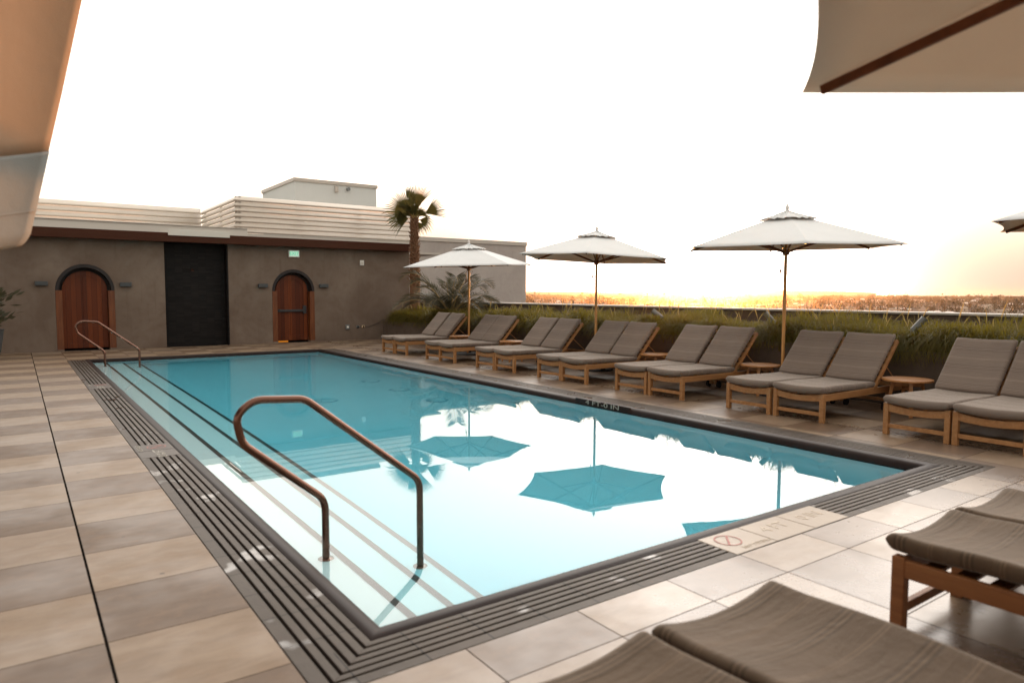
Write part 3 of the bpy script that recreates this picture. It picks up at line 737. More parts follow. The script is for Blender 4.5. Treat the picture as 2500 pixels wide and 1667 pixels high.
drape('panel', -.9, .615, M['drape'], .004); drape('lower_lining', .615, 1.0, M['drape_hem'], .012)  # same cloth continues below, thicker and coloured as if in shade
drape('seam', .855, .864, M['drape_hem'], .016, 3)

b = MB(); o0 = dr_.location  # unseen roof on posts, added to shade the left deck
b.box(-7 - o0.x, -1.2 - o0.x, -5 - o0.y, 15.5 - o0.y, 3.42 - o0.z, 3.56 - o0.z); b.build('roof', M['teak_dark'], dr_)
for yy in (-4.5, 2, 8.5, 15):
    b = MB(); b.box(-1.36 - o0.x, -1.24 - o0.x, yy - .06 - o0.y, yy + .06 - o0.y, -o0.z, 3.42 - o0.z); b.build('post', M['teak_dark'], dr_, bevel=.005)
    b = MB(); b.box(-6.96 - o0.x, -6.84 - o0.x, yy - .06 - o0.y, yy + .06 - o0.y, -o0.z, 3.42 - o0.z); b.build('post', M['teak_dark'], dr_, bevel=.005)

# ------------------------------------------------------------------ pool house with doors
YW = 20.79
ph = empty('pool_house', (4, YW, 0)); tag(ph, 'long taupe rendered pool house with two arched doors and a dark tiled shower niche', 'building')
def at(o): o.location = Vector(o.location) - Vector(ph.location); return o
def bp(b, name, mats, parent=ph, **k):
    o = b.build(name, mats, None, **k); o.parent = parent
    if parent == ph: o.location = (-4, -YW, 0)
    return o
# wall as a sheet of polygons with arched openings, .3 thick
def arch_outline(xc, w_, zs, zt, n=20):
    """opening outline from bottom left over the arch to bottom right"""
    pts = [(xc - w_ / 2, 0), (xc - w_ / 2, zs)]
    for i in range(1, n): a = PI - PI * i / n; pts.append((xc + w_ / 2 * math.cos(a), zs + (zt - zs) * math.sin(a)))
    pts += [(xc + w_ / 2, zs), (xc + w_ / 2, 0)]; return pts
DR = [(1.46, 1.30, 1.53, 2.20), (6.78, 1.27, 1.53, 2.18)]
b = MB(); ZT = 3.0; Zb = -.02
def wallseg(x0, x1, z0=Zb, z1=ZT): b.add([(x0, YW, z0), (x1, YW, z0), (x1, YW, z1), (x0, YW, z1)], [(0, 1, 2, 3)])
wallseg(-9, DR[0][0] - .65); wallseg(DR[0][0] + .65, 3.30); wallseg(3.30, 4.93, 2.86); wallseg(4.93, DR[1][0] - .635); wallseg(DR[1][0] + .635, 10.62)
for xc, w_, zs, zt in DR:
    out = arch_outline(xc, w_, zs, zt)[1:-1]
    for (xa, za), (xb, zb) in zip(out, out[1:]):
        b.add([(xa, YW, za), (xb, YW, zb), (xb, YW, ZT), (xa, YW, ZT)], [(0, 1, 2, 3)])
for x0, x1 in ((-9, DR[0][0] - .65), (DR[0][0] + .65, 3.30), (4.93, DR[1][0] - .635), (DR[1][0] + .635, 10.62)):   # base return so that no light leaks
    b.add([(x0, YW, Zb), (x1, YW, Zb), (x1, YW + .3, Zb), (x0, YW + .3, Zb)], [(0, 1, 2, 3)])
b.add([(10.62, YW, -1), (10.62, YW + 2, -1), (10.62, YW + 2, ZT), (10.62, YW, ZT)], [(0, 1, 2, 3)])
b.add([(-9, YW + 2.2, -1), (10.62, YW + 2.2, -1), (10.62, YW + 2.2, ZT), (-9, YW + 2.2, ZT)], [(0, 1, 2, 3)])
for x in (3.30, 4.93): b.add([(x, YW, Zb), (x, YW + .30, Zb), (x, YW + .30, 2.86), (x, YW, 2.86)], [(0, 1, 2, 3)])
bp(b, 'wall', M['stucco'], fixn=False)
b = MB(); b.box(3.302, 4.928, YW + .29, YW + .33, -.02, 2.86); b.box(4.895, 4.929, YW - .01, YW + .29, 0.0, 2.80); bp(b, 'shower_niche', M['niche'])
sh = MB(); sh.tube([(4.02, YW + .29, 2.12), (4.02, YW + .16, 2.13)], .012, 8); sh.lathe([(.045, 2.08), (.05, 2.10), (.015, 2.13)], (4.02, YW + .14, 0), 14)
tag(sh.build('shower_head', M['steel'], smooth='auto'), 'small bronze shower head high in the dark tiled niche', 'shower head')
b = MB(); b.box(-9, 10.66, 20.50, YW + 2.2, 3.02, 3.07); b.box(-9, 10.66, 20.48, 20.60, 2.83, 3.07); b.box(-9, 10.62, 20.60, YW - .001, 2.86, 2.9); bp(b, 'roof_fascia', M['fascia'], bevel=.006)
b = MB(); b.box(-8, 5.61, 21.26, 21.34, 3.071, 3.345); b.box(-8, 5.61, 21.22, 21.36, 3.335, 3.352); b.box(3.39, 4.97, 21.20, 21.258, 3.03, 3.12)
b.box(3.36, 4.92, 20.46, 20.478, 3.00, 3.16); bp(b, 'roof_upstand', M['white'], bevel=.004)
def arched_slab(b, xc, w_, zs, zt, y0, y1, z0, mi=0, n=20):
    o_ = arch_outline(xc, w_, zs, zt, n); o_[0] = (o_[0][0], z0); o_[-1] = (o_[-1][0], z0); k = len(o_)
    vs = [(x, y0, z) for x, z in o_] + [(x, y1, z) for x, z in o_]
    b.add(vs, [tuple(range(k)), tuple(range(k, 2 * k))[::-1]] + [(i, (i + 1) % k, k + (i + 1) % k, k + i) for i in range(k)], mi)
def arched_band(b, xc, w0, w1, zs, dz0, dz1, y0, y1, n=22):
    vs = []
    for i in range(n + 1):
        a = PI - PI * i / n
        for ww, dz in ((w0, dz0), (w1, dz1)):
            for y in (y0, y1): vs.append((xc + ww / 2 * math.cos(a), y, zs + dz * math.sin(a)))
    fs = []
    for i in range(n):
        a = i * 4; c = a + 4; fs += [(a, c, c + 2, a + 2), (a + 1, a + 3, c + 3, c + 1), (a, a + 1, c + 1, c), (a + 2, c + 2, c + 3, a + 3)]
    b.add(vs, fs)
for di, (xc, w_, zs, zt) in enumerate(DR):
    d = bp(MB().box(xc - w_ / 2 + .001, xc + w_ / 2 - .001, YW + .255, YW + .30, -.02, zs), 'door', M['arch']) if False else None
    b = MB(); iw = w_ - .30; izt = zt - .17
    arched_slab(b, xc + (.0), iw, zs, izt, YW + .20, YW + .245, .055); dleaf = bp(b, 'door', M['door'], bevel=.003)
    # raised stiles, rail and panels on the leaf
    b = MB(); y0, y1 = YW + .183, YW + .199
    for sx in (-1, 1): xa = xc + sx * (iw / 2 - .07); b.box(xa - .07, xa + .07, y0, y1, .055, zs)
    b.box(xc - .045, xc + .045, y0, y1 - .001, .20, izt - .16); b.box(xc - iw / 2 + .141, xc + iw / 2 - .141, y0, y1 - .0015, .055, .2)
    arched_band(b, xc, iw, iw - .27, zs, izt - zs, izt - zs - .13, y0, y1)
    st = b.build('door_frame_work', M['door'], dleaf, bevel=.003)
    b = MB(); b.box(xc - .045, xc + .045, y0 + .001, y1 - .002, .2, .21)
    if di == 1:
        b.box(xc - iw / 2 + .141, xc + iw / 2 - .141, y0 + .0005, y1 - .002, .92, 1.06)
    b.build('lock_rail', M['door'], dleaf)
    if di == 1:
        b = MB(); b.box(xc - .40, xc + .34, y0 - .055, y0 - .02, .915, .985); b.box(xc + .32, xc + .42, y0 - .06, y0 - .001, .86, 1.10); b.box(xc - .44, xc - .36, y0 - .04, y0 - .001, .91, .99)
        b.build('push_bar', M['blackmetal'], dleaf, bevel=.005)
    # dark backing arch and jambs
    b = MB(); arched_slab(b, xc, w_ - .004, zs, zt - .003, YW + .25, YW + .29, -.015); arched_band(b, xc, w_ - .004, w_ - .15, zs, zt - zs - .002, zt - zs - .09, YW - .004, YW + .25)
    bp(b, 'arch_lining', M['arch'])
    for sx in (-1, 1):
        b = MB(); xa = xc + sx * (w_ / 2 - .075); b.box(xa - .072, xa + .072, YW - .006, YW + .24, .045, zs); bp(b, 'jamb', M['jamb'], bevel=.004)
        b = MB(); b.box(xa - .074, xa + .074, YW - .012, YW + .24, -.001, .045); bp(b, 'jamb_foot', M['stucco'])
    b = MB(); b.box(xc - iw / 2, xc + iw / 2, YW + .246, YW + .249, -.0, .055); bp(b, 'threshold', M['black'])
    if di == 1:
        b = MB(); b.box(xc - iw / 2 + .01, xc - .12, YW + .236, YW + .244, .004, .045); bp(b, 'lit_gap', M['glow'])
# wall lamps
LM = [(.53, 1.70, 'left of the arched door furthest left'), (2.36, 1.69, 'between the left arched door and the dark niche'), (5.87, 1.69, 'between the dark niche and the right arched door'), (7.69, 1.70, 'right of the right arched door')]
def lamp():
    b = MB(); b.box(-.135, .135, -.10, -.012, -.055, .055); o = b.build('wall_lamp', M['slate'], bevel=.012, bseg=2)
    b = MB(); b.box(-.06, .06, -.012, .0, -.035, .035); b.build('mounting_plate', M['blackmetal'], o); return o
l0 = lamp()
for i, (x, z, lab) in enumerate(LM):
    o = l0 if i == 0 else copy_tree(l0); o.location = (x, YW, z); tag(o, 'slate grey block wall lamp ' + lab, 'wall lamp', 'slate wall lamps beside the doors')
# exit sign
ex = empty('exit_sign', (6.80, YW, 2.64)); tag(ex, 'lit white exit sign with green letters above the right arched door', 'sign')
b = MB(); b.box(-.165, .165, -.05, 0, -.108, .108); b.build('housing', M['plastic'], ex, bevel=.02, bseg=3)
b = MB(); b.box(-.135, .135, -.0525, -.0505, -.078, .078); b.build('face', M['exit_panel'], ex)
text_mesh('lettering', 'EXIT', .135, M['exit_green'], ex, (0, -.0545, 0), (R(90), 0, 0), .001)
# alarm strobe
st = empty('alarm_strobe', (8.95, YW, 2.43)); tag(st, 'small white fire alarm strobe on the wall right of the exit sign', 'alarm')
b = MB(); b.box(-.065, .065, -.045, 0, -.08, .08); b.build('housing', M['plastic'], st, bevel=.01); b = MB(); b.lathe([(.035, 0), (.03, .02), (.01, .028)], (0, 0, 0), 16)
o = b.build('lens', M['exit_panel'] if False else M['white'], st, smooth='auto'); o.rotation_euler = (R(90), 0, 0); o.location = (.01, -.045, .0)
for x, nm, mt, lab in ((8.45, 'outlet_box', 'box', 'square grey outlet box low on the wall, leftmost of three'), (8.79, 'outlet_box', 'box', 'small dark outlet box low on the wall, middle of three'), (8.97, 'outlet_box', 'amber', 'cream outlet box with a cable, rightmost of three low on the wall')):
    big = x < 8.5; w_ = .068 if big else .045
    b = MB(); b.box(-w_, w_, -.03, 0, -(.075 if big else .038), (.075 if big else .038)); o = b.build(nm, M[mt], bevel=.008, loc=(x, YW, .42)); tag(o, lab, 'outlet', 'outlets low on the wall')
    b = MB(); b.box(-w_ * .5, w_ * .5, -.034, -.031, -.03, .03); b.build('socket_face', M['plastic'] if big else M['black'], o)
b = MB(); b.tube([(9.0, YW - .035, .42), (9.12, YW - .045, .41), (9.3, YW - .02, .455), (9.5, YW - .03, .53), (9.64, YW - .04, .62), (9.72, YW - .1, .64)], .006, 8)
tag(b.build('power_cable', M['rubber'], smooth=True), 'thin black cable from the cream outlet up to the planter', 'cable')
# potted plant at far left
pt = empty('potted_plant', (-.62, 19.2, 0)); tag(pt, 'dark potted plant in shadow at the far left edge', 'potted plant')
b = MB(); b.lathe([(.22, 0), (.30, .1), (.36, .45), (.38, .62), (.40, .66), (.35, .66), (.33, .58)], (0, 0, 0), 24); b.build('pot', M['slate'], pt, smooth='auto')
def cards(n, fn, seed=1):
    """n leaf quads; fn(rng) -> base, dir, length, width"""
    rg = np.random.RandomState(seed); V = []; F = []
    for i in range(n):
        p, d, L_, w_ = fn(rg); d = np.array(d, float); d /= np.linalg.norm(d); sd = np.cross(d, rg.normal(size=3)); sd /= np.linalg.norm(sd) + 1e-9
        p = np.array(p, float); k = len(V); V += [p, p + d * L_ * .5 + sd * w_, p + d * L_, p + d * L_ * .5 - sd * w_]; F.append((k, k + 1, k + 2, k + 3))
    return np.array(V), np.array(F)
def pf(rg):
    a = rg.uniform(0, 2 * PI); r = abs(rg.normal()) * .28; z = .75 + rg.uniform(0, 1.) * .75; return (math.cos(a) * r, math.sin(a) * r, z), (math.cos(a), math.sin(a), rg.uniform(-.2, 1.)), rg.uniform(.14, .3), rg.uniform(.02, .045)
V, F = cards(420, pf, 4); npmesh('foliage', V, F, M['feather'], pt)
b = MB()
for k in range(5): a = k * 1.3; b.tube([(0, 0, .6), (.1 * math.cos(a), .1 * math.sin(a), 1.), (.22 * math.cos(a), .22 * math.sin(a), 1.4)], [.014, .01, .004], 6)
b.build('stem', M['bark'], pt)

# ------------------------------------------------------------------ roofs and buildings behind
def louvre(name, segs, z0, z1, pitch, label, lean=.05):
    r = empty(name, (segs[0][0], segs[0][1], z0)); tag(r, label, 'louvre screen', 'pale louvre screens on the roof'); o0 = Vector(r.location)
    b = MB(); z = z0
    pr = [(-.03, 0), (-.085, .015), (-.10, .04), (-.07, .07), (-.01, pitch * .82), (.02, pitch)]
    while z < z1 - .02:
        vs = []; k = len(segs)
        for i, (x, y) in enumerate(segs):
            if k == 2: nx_, ny_ = 0., 1.; m_ = 1.
            for q, dz in pr:
                # mitre normals
                N = Vector((0, 0))
                for a_, c_ in ((i - 1, i), (i, i + 1)):
                    if a_ < 0 or c_ >= k: continue
                    d = Vector((segs[c_][0] - segs[a_][0], segs[c_][1] - segs[a_][1])).normalized(); N += Vector((-d.y, d.x))
                m_ = N.length; N.normalize(); f = 1. / max(.5, (m_ / 2 if 0 < i < k - 1 else 1.))
                vs.append((x + N.x * q * f - o0.x, y + N.y * q * f - o0.y, z + dz - o0.z))
        n = len(pr); b.add(vs, [(i * n + j, i * n + j + 1, (i + 1) * n + j + 1, (i + 1) * n + j) for i in range(k - 1) for j in range(n - 1)]); z += pitch
    o = b.build('slats', M['louvre'], r, fixn=False, smooth='auto'); s = o.modifiers.new('t', 'SOLIDIFY'); s.thickness = .006
    b = MB()
    for (xa, ya), (xb, yb) in zip(segs, segs[1:]):
        L_ = math.hypot(xb - xa, yb - ya); m_ = max(1, round(L_ / 2.4))
        for q in range(m_ + 1):
            x = xa + (xb - xa) * q / m_; y = ya + (yb - ya) * q / m_; dx, dy = -(yb - ya) / L_ * .09, (xb - xa) / L_ * .09
            b.box(x + dx - .03 - o0.x, x + dx + .03 - o0.x, y + dy - .03 - o0.y, y + dy + .03 - o0.y, -.25, z1 - z0)
    b.build('posts', M['pentcap'], r)
    return r
louvre('louvre_screen', [(5.76, 27.85), (5.76, 23.0), (12.1, 23.0)], 3.36, 4.50, .1625, 'taller pale louvre screen with a corner, right of centre on the roof')
louvre('louvre_screen', [(-9, 28.0), (5.70, 28.0)], 3.62, 4.57, .19, 'lower long pale louvre screen on the left part of the roof')
b = MB(); b.box(5.72, 12.05, 23.02, 23.10, 3.10, 3.30); b.box(5.62, 12.05, 22.96, 23.02, 3.22, 3.345); tag(b.build('roof_rail', M['white']), 'white flat rail along the roof under the taller louvre screen', 'rail')
b = MB(); b.box(-9, 13, 22.9, 34, 2.9, 2.98); tag(b.build('roof_surface', M['pentcap']), kind='structure')
pn = empty('rooftop_block', (11, 30, 3)); tag(pn, 'pale green grey rooftop plant room above the louvres', 'building'); pn.location = (0, 0, 0)
b = MB(); b.box(9.25, 12.76, 28.0, 32.4, 2.98, 5.92); b.build('wall', M['pent'], pn); b = MB(); b.box(9.20, 12.81, 27.95, 32.45, 5.92, 6.06); b.build('cap', M['pentcap'], pn, bevel=.01)
b = MB(); b.box(10.90, 11.04, 27.9, 27.998, 5.62, 5.86); b.build('vent_box', M['pentcap'], pn, bevel=.01)
b = MB(); b.tube([(11.47, 27.86, 5.78), (11.47, 27.998, 5.78)], .07, 16); b.build('vent_pipe', M['box'], pn)
gb = empty('grey_building', (0, 0, 0)); tag(gb, 'plain grey rendered building behind the palms', 'building')
b = MB(); b.box(13.0, 22.23, 30.0, 46, -22, 3.98); b.build('wall', M['grey'], gb); b = MB(); b.box(12.97, 22.27, 29.95, 46.05, 3.98, 4.18); b.build('parapet_cap', M['pentcap'], gb, bevel=.01)

# ------------------------------------------------------------------ planter, parapet
PXF = 9.66
def ztop(y): return .745 - max(0, y - 8.5) * .0135
pl = empty('planter', (PXF, 8, 0)); tag(pl, 'long low rendered planter behind the row of loungers', 'planter')
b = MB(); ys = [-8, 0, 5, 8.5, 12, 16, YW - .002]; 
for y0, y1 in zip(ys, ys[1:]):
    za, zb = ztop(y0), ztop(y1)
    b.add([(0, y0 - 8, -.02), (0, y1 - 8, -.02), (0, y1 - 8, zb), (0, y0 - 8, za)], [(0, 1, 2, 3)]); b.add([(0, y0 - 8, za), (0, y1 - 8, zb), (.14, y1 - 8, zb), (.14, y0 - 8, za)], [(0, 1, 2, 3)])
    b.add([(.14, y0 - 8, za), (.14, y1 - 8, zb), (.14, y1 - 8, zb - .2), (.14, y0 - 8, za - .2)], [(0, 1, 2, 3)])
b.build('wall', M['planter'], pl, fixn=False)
b = MB(); b.add([(.13, -16, .60), (1.7, -16, .60), (1.7, 20, .48), (.13, 20, .48)], [(0, 1, 2, 3)]); b.build('soil', M['soil'], pl, fixn=False)
pw = empty('parapet_wall', (11.4, 8, 0)); tag(pw, 'rendered parapet wall with pale metal top behind the grasses', 'wall')
b = MB(); b.box(0.0, .22, -16, 32, -22, 1.185); b.build('wall', M['planter'], pw); b = MB(); b.box(-.05, .27, -16, 32, 1.185, 1.222); b.build('coping', M['pentcap'], pw, bevel=.008)

# ------------------------------------------------------------------ ornamental grass
def grass_mass():
    rg = np.random.RandomState(11); cl = []
    y = -.6
    while y < 20.6:
        for row in range(4):
            cl.append((9.97 + row * .36 + rg.uniform(-.08, .08), y + rg.uniform(-.12, .12) + row * .08, rg.uniform(.88, 1.12), row))
        y += .30
    Vs = []; Fs = []; At = []; n0 = 0
    def put(P, T, idx):
        pass
    for cx_, cy_, sc_, row in cl:
        if cy_ > 20.6: continue
        far = cy_ > 9; nb = 400 if far else 640
        if row == 3: nb = int(nb * .8)
        a = rg.uniform(0, 2 * PI, nb); L_ = rg.uniform(.50, .86, nb) * sc_; lean = rg.uniform(.10, 1.0, nb)
        if row == 0: a = np.where(rg.rand(nb) < .6, rg.normal(PI, .8, nb), a); lean = np.clip(lean, .3, .85)
        dip = .80 if (6.9 < cy_ < 8.4 or 10.4 < cy_ < 11.) and row > 0 else 1.
        swell = 1 + .10 * math.sin(cy_ * 2.3) + .07 * math.sin(cy_ * 5.1 + row)
        k = 5; wd = rg.uniform(.0028, .0048, nb) * (1.7 if far else 1.1)
        bx = cx_ + rg.normal(0, .09, nb); by = cy_ + rg.normal(0, .11, nb); zb = ztop(cy_) - .14
        sx, sy = -np.sin(a), np.cos(a)
        tone = rg.rand(nb) * .5
        hmax = .485 * dip * swell * (1 - .30 * lean)          # how high the arch reaches
        for i in range(k + 1):
            q = i / k; sway = .05 * np.sin(q * 3 + tone * 20)
            ho = lean * L_ * (q ** 1.6) * .85
            zz = zb + L_ / .68 * hmax * (1 - (1 - min(1., q * 1.18)) ** 2.0) - lean ** 1.3 * L_ * .62 * q ** 3.2
            wq = wd * (1 - q ** 2.5) + .0005
            for s_ in (-1, 1):
                Vs.append(np.stack([bx + np.cos(a) * ho + sx * (s_ * wq + sway), by + np.sin(a) * ho + sy * (s_ * wq + sway), zz], 1)); At.append(tone * .6 + q * .34)
        for i in range(k):
            base = n0 + (2 * i) * nb + np.arange(nb)
            Fs.append(np.stack([base, base + nb, base + 3 * nb, base + 2 * nb], 1))
        n0 += 2 * (k + 1) * nb
    ns = 260; y_ = rg.uniform(-.5, 20.4, ns); x_ = rg.uniform(9.9, 11.2, ns); a = rg.uniform(0, 2 * PI, ns); Hh = rg.uniform(.55, .95, ns); k = 8
    bend = rg.uniform(.04, .34, ns)
    for i in range(k + 1):
        q = i / k; zz = .58 - np.maximum(0, y_ - 8.5) * .0135 + Hh * (q - .8 * bend * q ** 3); ho = bend * q ** 2.2
        head = max(0., math.sin((q - .66) / .34 * PI)) if q > .66 else 0.
        wq = .0010 + head * .0055
        for s_ in (-1, 1):
            Vs.append(np.stack([x_ + np.cos(a) * ho + np.sin(1.0) * s_ * wq, y_ + np.sin(a) * ho - np.cos(1.0) * s_ * wq, zz + 0 * a], 1)); At.append(np.full(ns, .72 + .28 * (q > .6)))
    for i in range(k):
        base = n0 + (2 * i) * ns + np.arange(ns); Fs.append(np.stack([base, base + ns, base + 3 * ns, base + 2 * ns], 1))
    return np.concatenate(Vs), np.concatenate(Fs), np.concatenate(At)
V, F, A = grass_mass(); g = npmesh('ornamental_grass', V, F, M['grass'], attr=A); tag(g, 'arching green ornamental grass with feathery seed heads filling the planter', 'grass', kind='stuff')

# spotlights among the grass
def spot(x, y, z, az, el_, label, mat=None):
    r = empty('spotlight', (x, y, .5)); tag(r, label, 'spotlight', 'spotlights among the planter grass')
    d = Vector((math.cos(az) * math.cos(el_), math.sin(az) * math.cos(el_), math.sin(el_))); c = Vector((0, 0, z - .5))
    b = MB(); b.tube([c - d * .13, c - d * .125, c + d * .10, c + d * .12], [.02, .042, .042, .046], 18); b.build('lamp_head', M['box'], r, smooth='auto')
    b = MB(); b.tube([(0, 0, 0), (0, 0, z - .56)], .011, 8); b.build('stake', M['blackmetal'], r)
spot(10.02, 9.28, 1.10, R(100), R(32), 'bronze planter spotlight tilted left, just left of the sun glare')
spot(10.02, 6.83, 1.10, R(120), R(48), 'dark planter spotlight left of the nearest standing umbrella pole')
spot(9.95, 4.50, 1.085, R(-60), R(52), 'steel planter spotlight above the nearest side table')

# ------------------------------------------------------------------ palms in the planter
def fan_palm():
    r = empty('fan_palm', (10.35, 19.9, .5)); tag(r, 'tall fan palm with shaggy trunk beside the grey building', 'palm tree')
    top = 3.84; b = MB(); n = 22; pts = []; rs = []
    for i in range(n + 1):
        q = i / n; pts.append((.02 * math.sin(q * 3), .02 * math.sin(q * 2), q * (top - .5) - .05)); rs.append(.175 - .03 * q + (.03 if q < .1 else 0) + .012 * (i % 2))
    rs = [.165 if i < 9 else .165 - .06 * (i - 9) / 13 for i in range(n + 1)]
    b.tube(pts, rs, 14); tr = b.build('trunk', M['bark'], r, smooth='auto')
    # old leaf boots on the upper trunk
    b = MB(); rg = random.Random(3)
    for k in range(230):
        q = .34 + .66 * (k / 230.); z = q * (top - .5); a = k * 2.39996; rr = .15 - .05 * max(0, q - .4) / .6; c, s = math.cos(a), math.sin(a); L_ = rg.uniform(.08, .17) * (1.0 if q < .95 else .7)
        p = Vector((c * rr * .85, s * rr * .85, z)); up = Vector((c * rg.uniform(.35, .8), s * rg.uniform(.35, .8), rg.uniform(.5, 1.))).normalized()
        sd = Vector((-s, c, 0)); w_ = rg.uniform(.03, .055)
        b.add([p - sd * w_ - up * .03, p + sd * w_ - up * .03, p + sd * w_ * .45 + up * L_, p - sd * w_ * .45 + up * L_], [(0, 1, 2, 3)])
    o = b.build('leaf_boots', M['bark'], tr, fixn=False); sm = o.modifiers.new('t', 'SOLIDIFY'); sm.thickness = .02
    C = Vector((0, 0, top - .50))
    VX = Vector((.8150, -.5794, .0)); U = Vector((0, 0, 1)); TC = Vector((-.5794, -.8150, 0.))   # across, up and towards the pool
    def fan(ang, stalk, size, spread, nl, yaw=0., seed=0, droop=.1, back=0.):
        """ang: lean of the fan in degrees from upright (+ to the right), yaw: turn of its face, back: leaning away from the pool"""
        rg = random.Random(seed); d = (U * math.cos(R(ang)) + VX * math.sin(R(ang)) - TC * back).normalized()
        f = (TC * math.cos(R(yaw)) + VX * math.sin(R(yaw))); f = (f - d * f.dot(d)).normalized(); sd = f.cross(d).normalized() * -1
        if sd.dot(VX) < 0 and abs(ang) < 60: sd = -sd
        hub = C + d * stalk; b = MB(); b.tube([C + Vector((0, 0, -.12)), C + d * stalk * .5, hub + d * .08], [.022, .015, .008], 6)
        fr = b.build('frond', M['stem'], r, smooth=True)
        b = MB(); st = spread / (nl - 1); P = []
        for i in range(nl + 1):            # pleated disc part: creases up and down
            a = R(-spread / 2 + st * (i - .5)); ld = d * math.cos(a) + sd * math.sin(a)
            L_ = size * .52 * (.86 + .14 * math.cos(a)); P.append(hub + ld * L_ - f * (.10 * size * math.sin(abs(a)) ** 2))
        for i in range(nl):
            a = R(-spread / 2 + st * i); ld = d * math.cos(a) + sd * math.sin(a); Lm = size * .54 * (.86 + .14 * math.cos(a))
            mid = hub + ld * Lm + f * (.035 - .10 * size * math.sin(abs(a)) ** 2); c0, c1 = P[i], P[i + 1]
            b.add([hub, c0, mid], [(0, 1, 2)]); b.add([hub, mid, c1], [(0, 1, 2)])
            Lt = size * rg.uniform(.90, 1.08) * (.86 + .14 * math.cos(a)); dr = droop * rg.uniform(.3, 1.2) + (.12 if rg.random() < .15 else 0)
            tip = hub + ld * Lt + f * rg.uniform(-.04, .05) - U * dr * size; q1 = hub + ld * (Lm + (Lt - Lm) * .5) - U * dr * size * .25 + f * .02
            e = (c1 - c0) * .36
            b.add([c0, mid, q1 - e], [(0, 1, 2)]); b.add([mid, c1, q1 + e], [(0, 1, 2)]); b.add([mid, q1 + e, tip, q1 - e], [(0, 1, 2, 3)])
        b.build('blade', M['frond'], fr, fixn=False)
    fan(-52, .20, .90, 150, 32, yaw=-15, seed=1)
    fan(12, .30, .88, 60, 16, yaw=20, seed=2)
    fan(66, .38, .70, 66, 15, yaw=10, seed=3, droop=.03)
    fan(-10, .36, .82, 56, 14, yaw=60, seed=4, back=.3)
    fan(-95, .18, .62, 90, 20, yaw=10, seed=5, droop=.2, back=-.3)
    fan(105, .18, .46, 80, 14, yaw=-20, seed=6, droop=.35, back=.2)
    fan(-35, .22, .62, 100, 20, yaw=-50, seed=7, back=-.5)
    fan(60, .18, .42, 90, 14, yaw=40, seed=8, back=-.4)
    fan(-18, .04, .42, 120, 16, yaw=10, seed=11); fan(22, .04, .40, 110, 14, yaw=-15, seed=12, back=-.2); fan(-5, .10, .6, 90, 14, yaw=30, seed=13, back=-.6)
    fan(140, .14, .40, 60, 10, yaw=-30, seed=9, droop=.5, back=.1)
    return r
fan_palm()
def feather_palm():
    r = empty('feather_palm', (10.25, 17.5, .5)); tag(r, 'low bushy feather palm arching behind the farthest umbrella pole', 'palm tree')
    b = MB(); b.lathe([(.12, -.05), (.17, .12), (.15, .3), (.06, .42)], (0, 0, 0), 12); b.build('trunk', M['bark'], r, smooth='auto')
    rg = random.Random(5)
    for k in range(24):
        a = 2 * PI * k / 24 * 5 + rg.uniform(-.2, .2); rise = rg.uniform(.55, 1.9); L_ = rg.uniform(1.9, 2.5)
        d = Vector((math.cos(a), math.sin(a), 0)); N = 26; pts = []
        for i in range(N + 1):
            q = i / N; pts.append(d * L_ * (q - .10 * q * q) * math.cos(math.atan(rise) * .75) + Vector((0, 0, .3 + L_ * (rise * .72 * q - (.22 + .36 * rise) * q ** 2.3))))
        b = MB(); b.tube(pts, [.014 * (1 - .8 * i / N) for i in range(N + 1)], 5); fr = b.build('frond', M['stem'], r, smooth=True)
        b = MB()
        for i in range(3, N):
            for sub in (0, .5):
                p = pts[i].lerp(pts[min(i + 1, N)], sub); q = (i + sub) / N; tdir = (pts[min(i + 1, N)] - pts[i - 1]).normalized()
                for s in (-1, 1):
                    sd = tdir.cross(Vector((0, 0, 1))).normalized() * s; ll = .42 * (math.sin(PI * min(1, q * .9 + .12))) ** .7 * rg.uniform(.85, 1.1) + .05
                    ld = (sd * .8 + tdir * .75 + Vector((0, 0, rg.uniform(.05, .4)))).normalized(); wv = tdir.cross(ld).cross(ld).normalized() * .011
                    tip = p + ld * ll + Vector((0, 0, -.06 * ll)); mdp = p + ld * ll * .45
                    b.add([p, mdp + wv, tip, mdp - wv], [(0, 1, 2, 3)])
        b.build('leaflets', M['feather'], fr, fixn=False)
feather_palm()

# ------------------------------------------------------------------ the city beyond
GZ = -24.
def m_ground():
    t = NT('valley_ground'); P = t.coord(); n = t.noise(P, .004, 6, .6); n2 = t.noise(P, .03, 4)
    c = t.mix(n, (.045, .03, .02), (.09, .065, .045)); c = t.mix(t.math('MULTIPLY', n2, .6), c, (.03, .025, .012)); t.bsdf(c, .9, spec=.1); return t.mat
M['ground'] = m_ground(); M['ctree'] = m_leaf('city_foliage', (.016, .015, .008), (.04, .034, .016), .15); M['cwall'] = simple('house_wall', (.42, .36, .29), .8, .15, .1, .0)
M['croof'] = simple('house_roof', (.66, .60, .54), .8, .25, .05, .0); M['hill'] = simple('hill_scrub', (.09, .075, .045), .95, .3, .004, 0.)
b = MB(); b.lathe([(9000., GZ), (9000., GZ - .5)], (0, 0, 0), 64); gd = b.build('ground', M['ground'], fixn=True); tag(gd, kind='structure')
def azp(px, dist):                                   # ground point under a photo column at a distance
    v = CM @ Vector((px - 1250, 118, -1702)); v.z = 0; v.normalize(); return v * dist
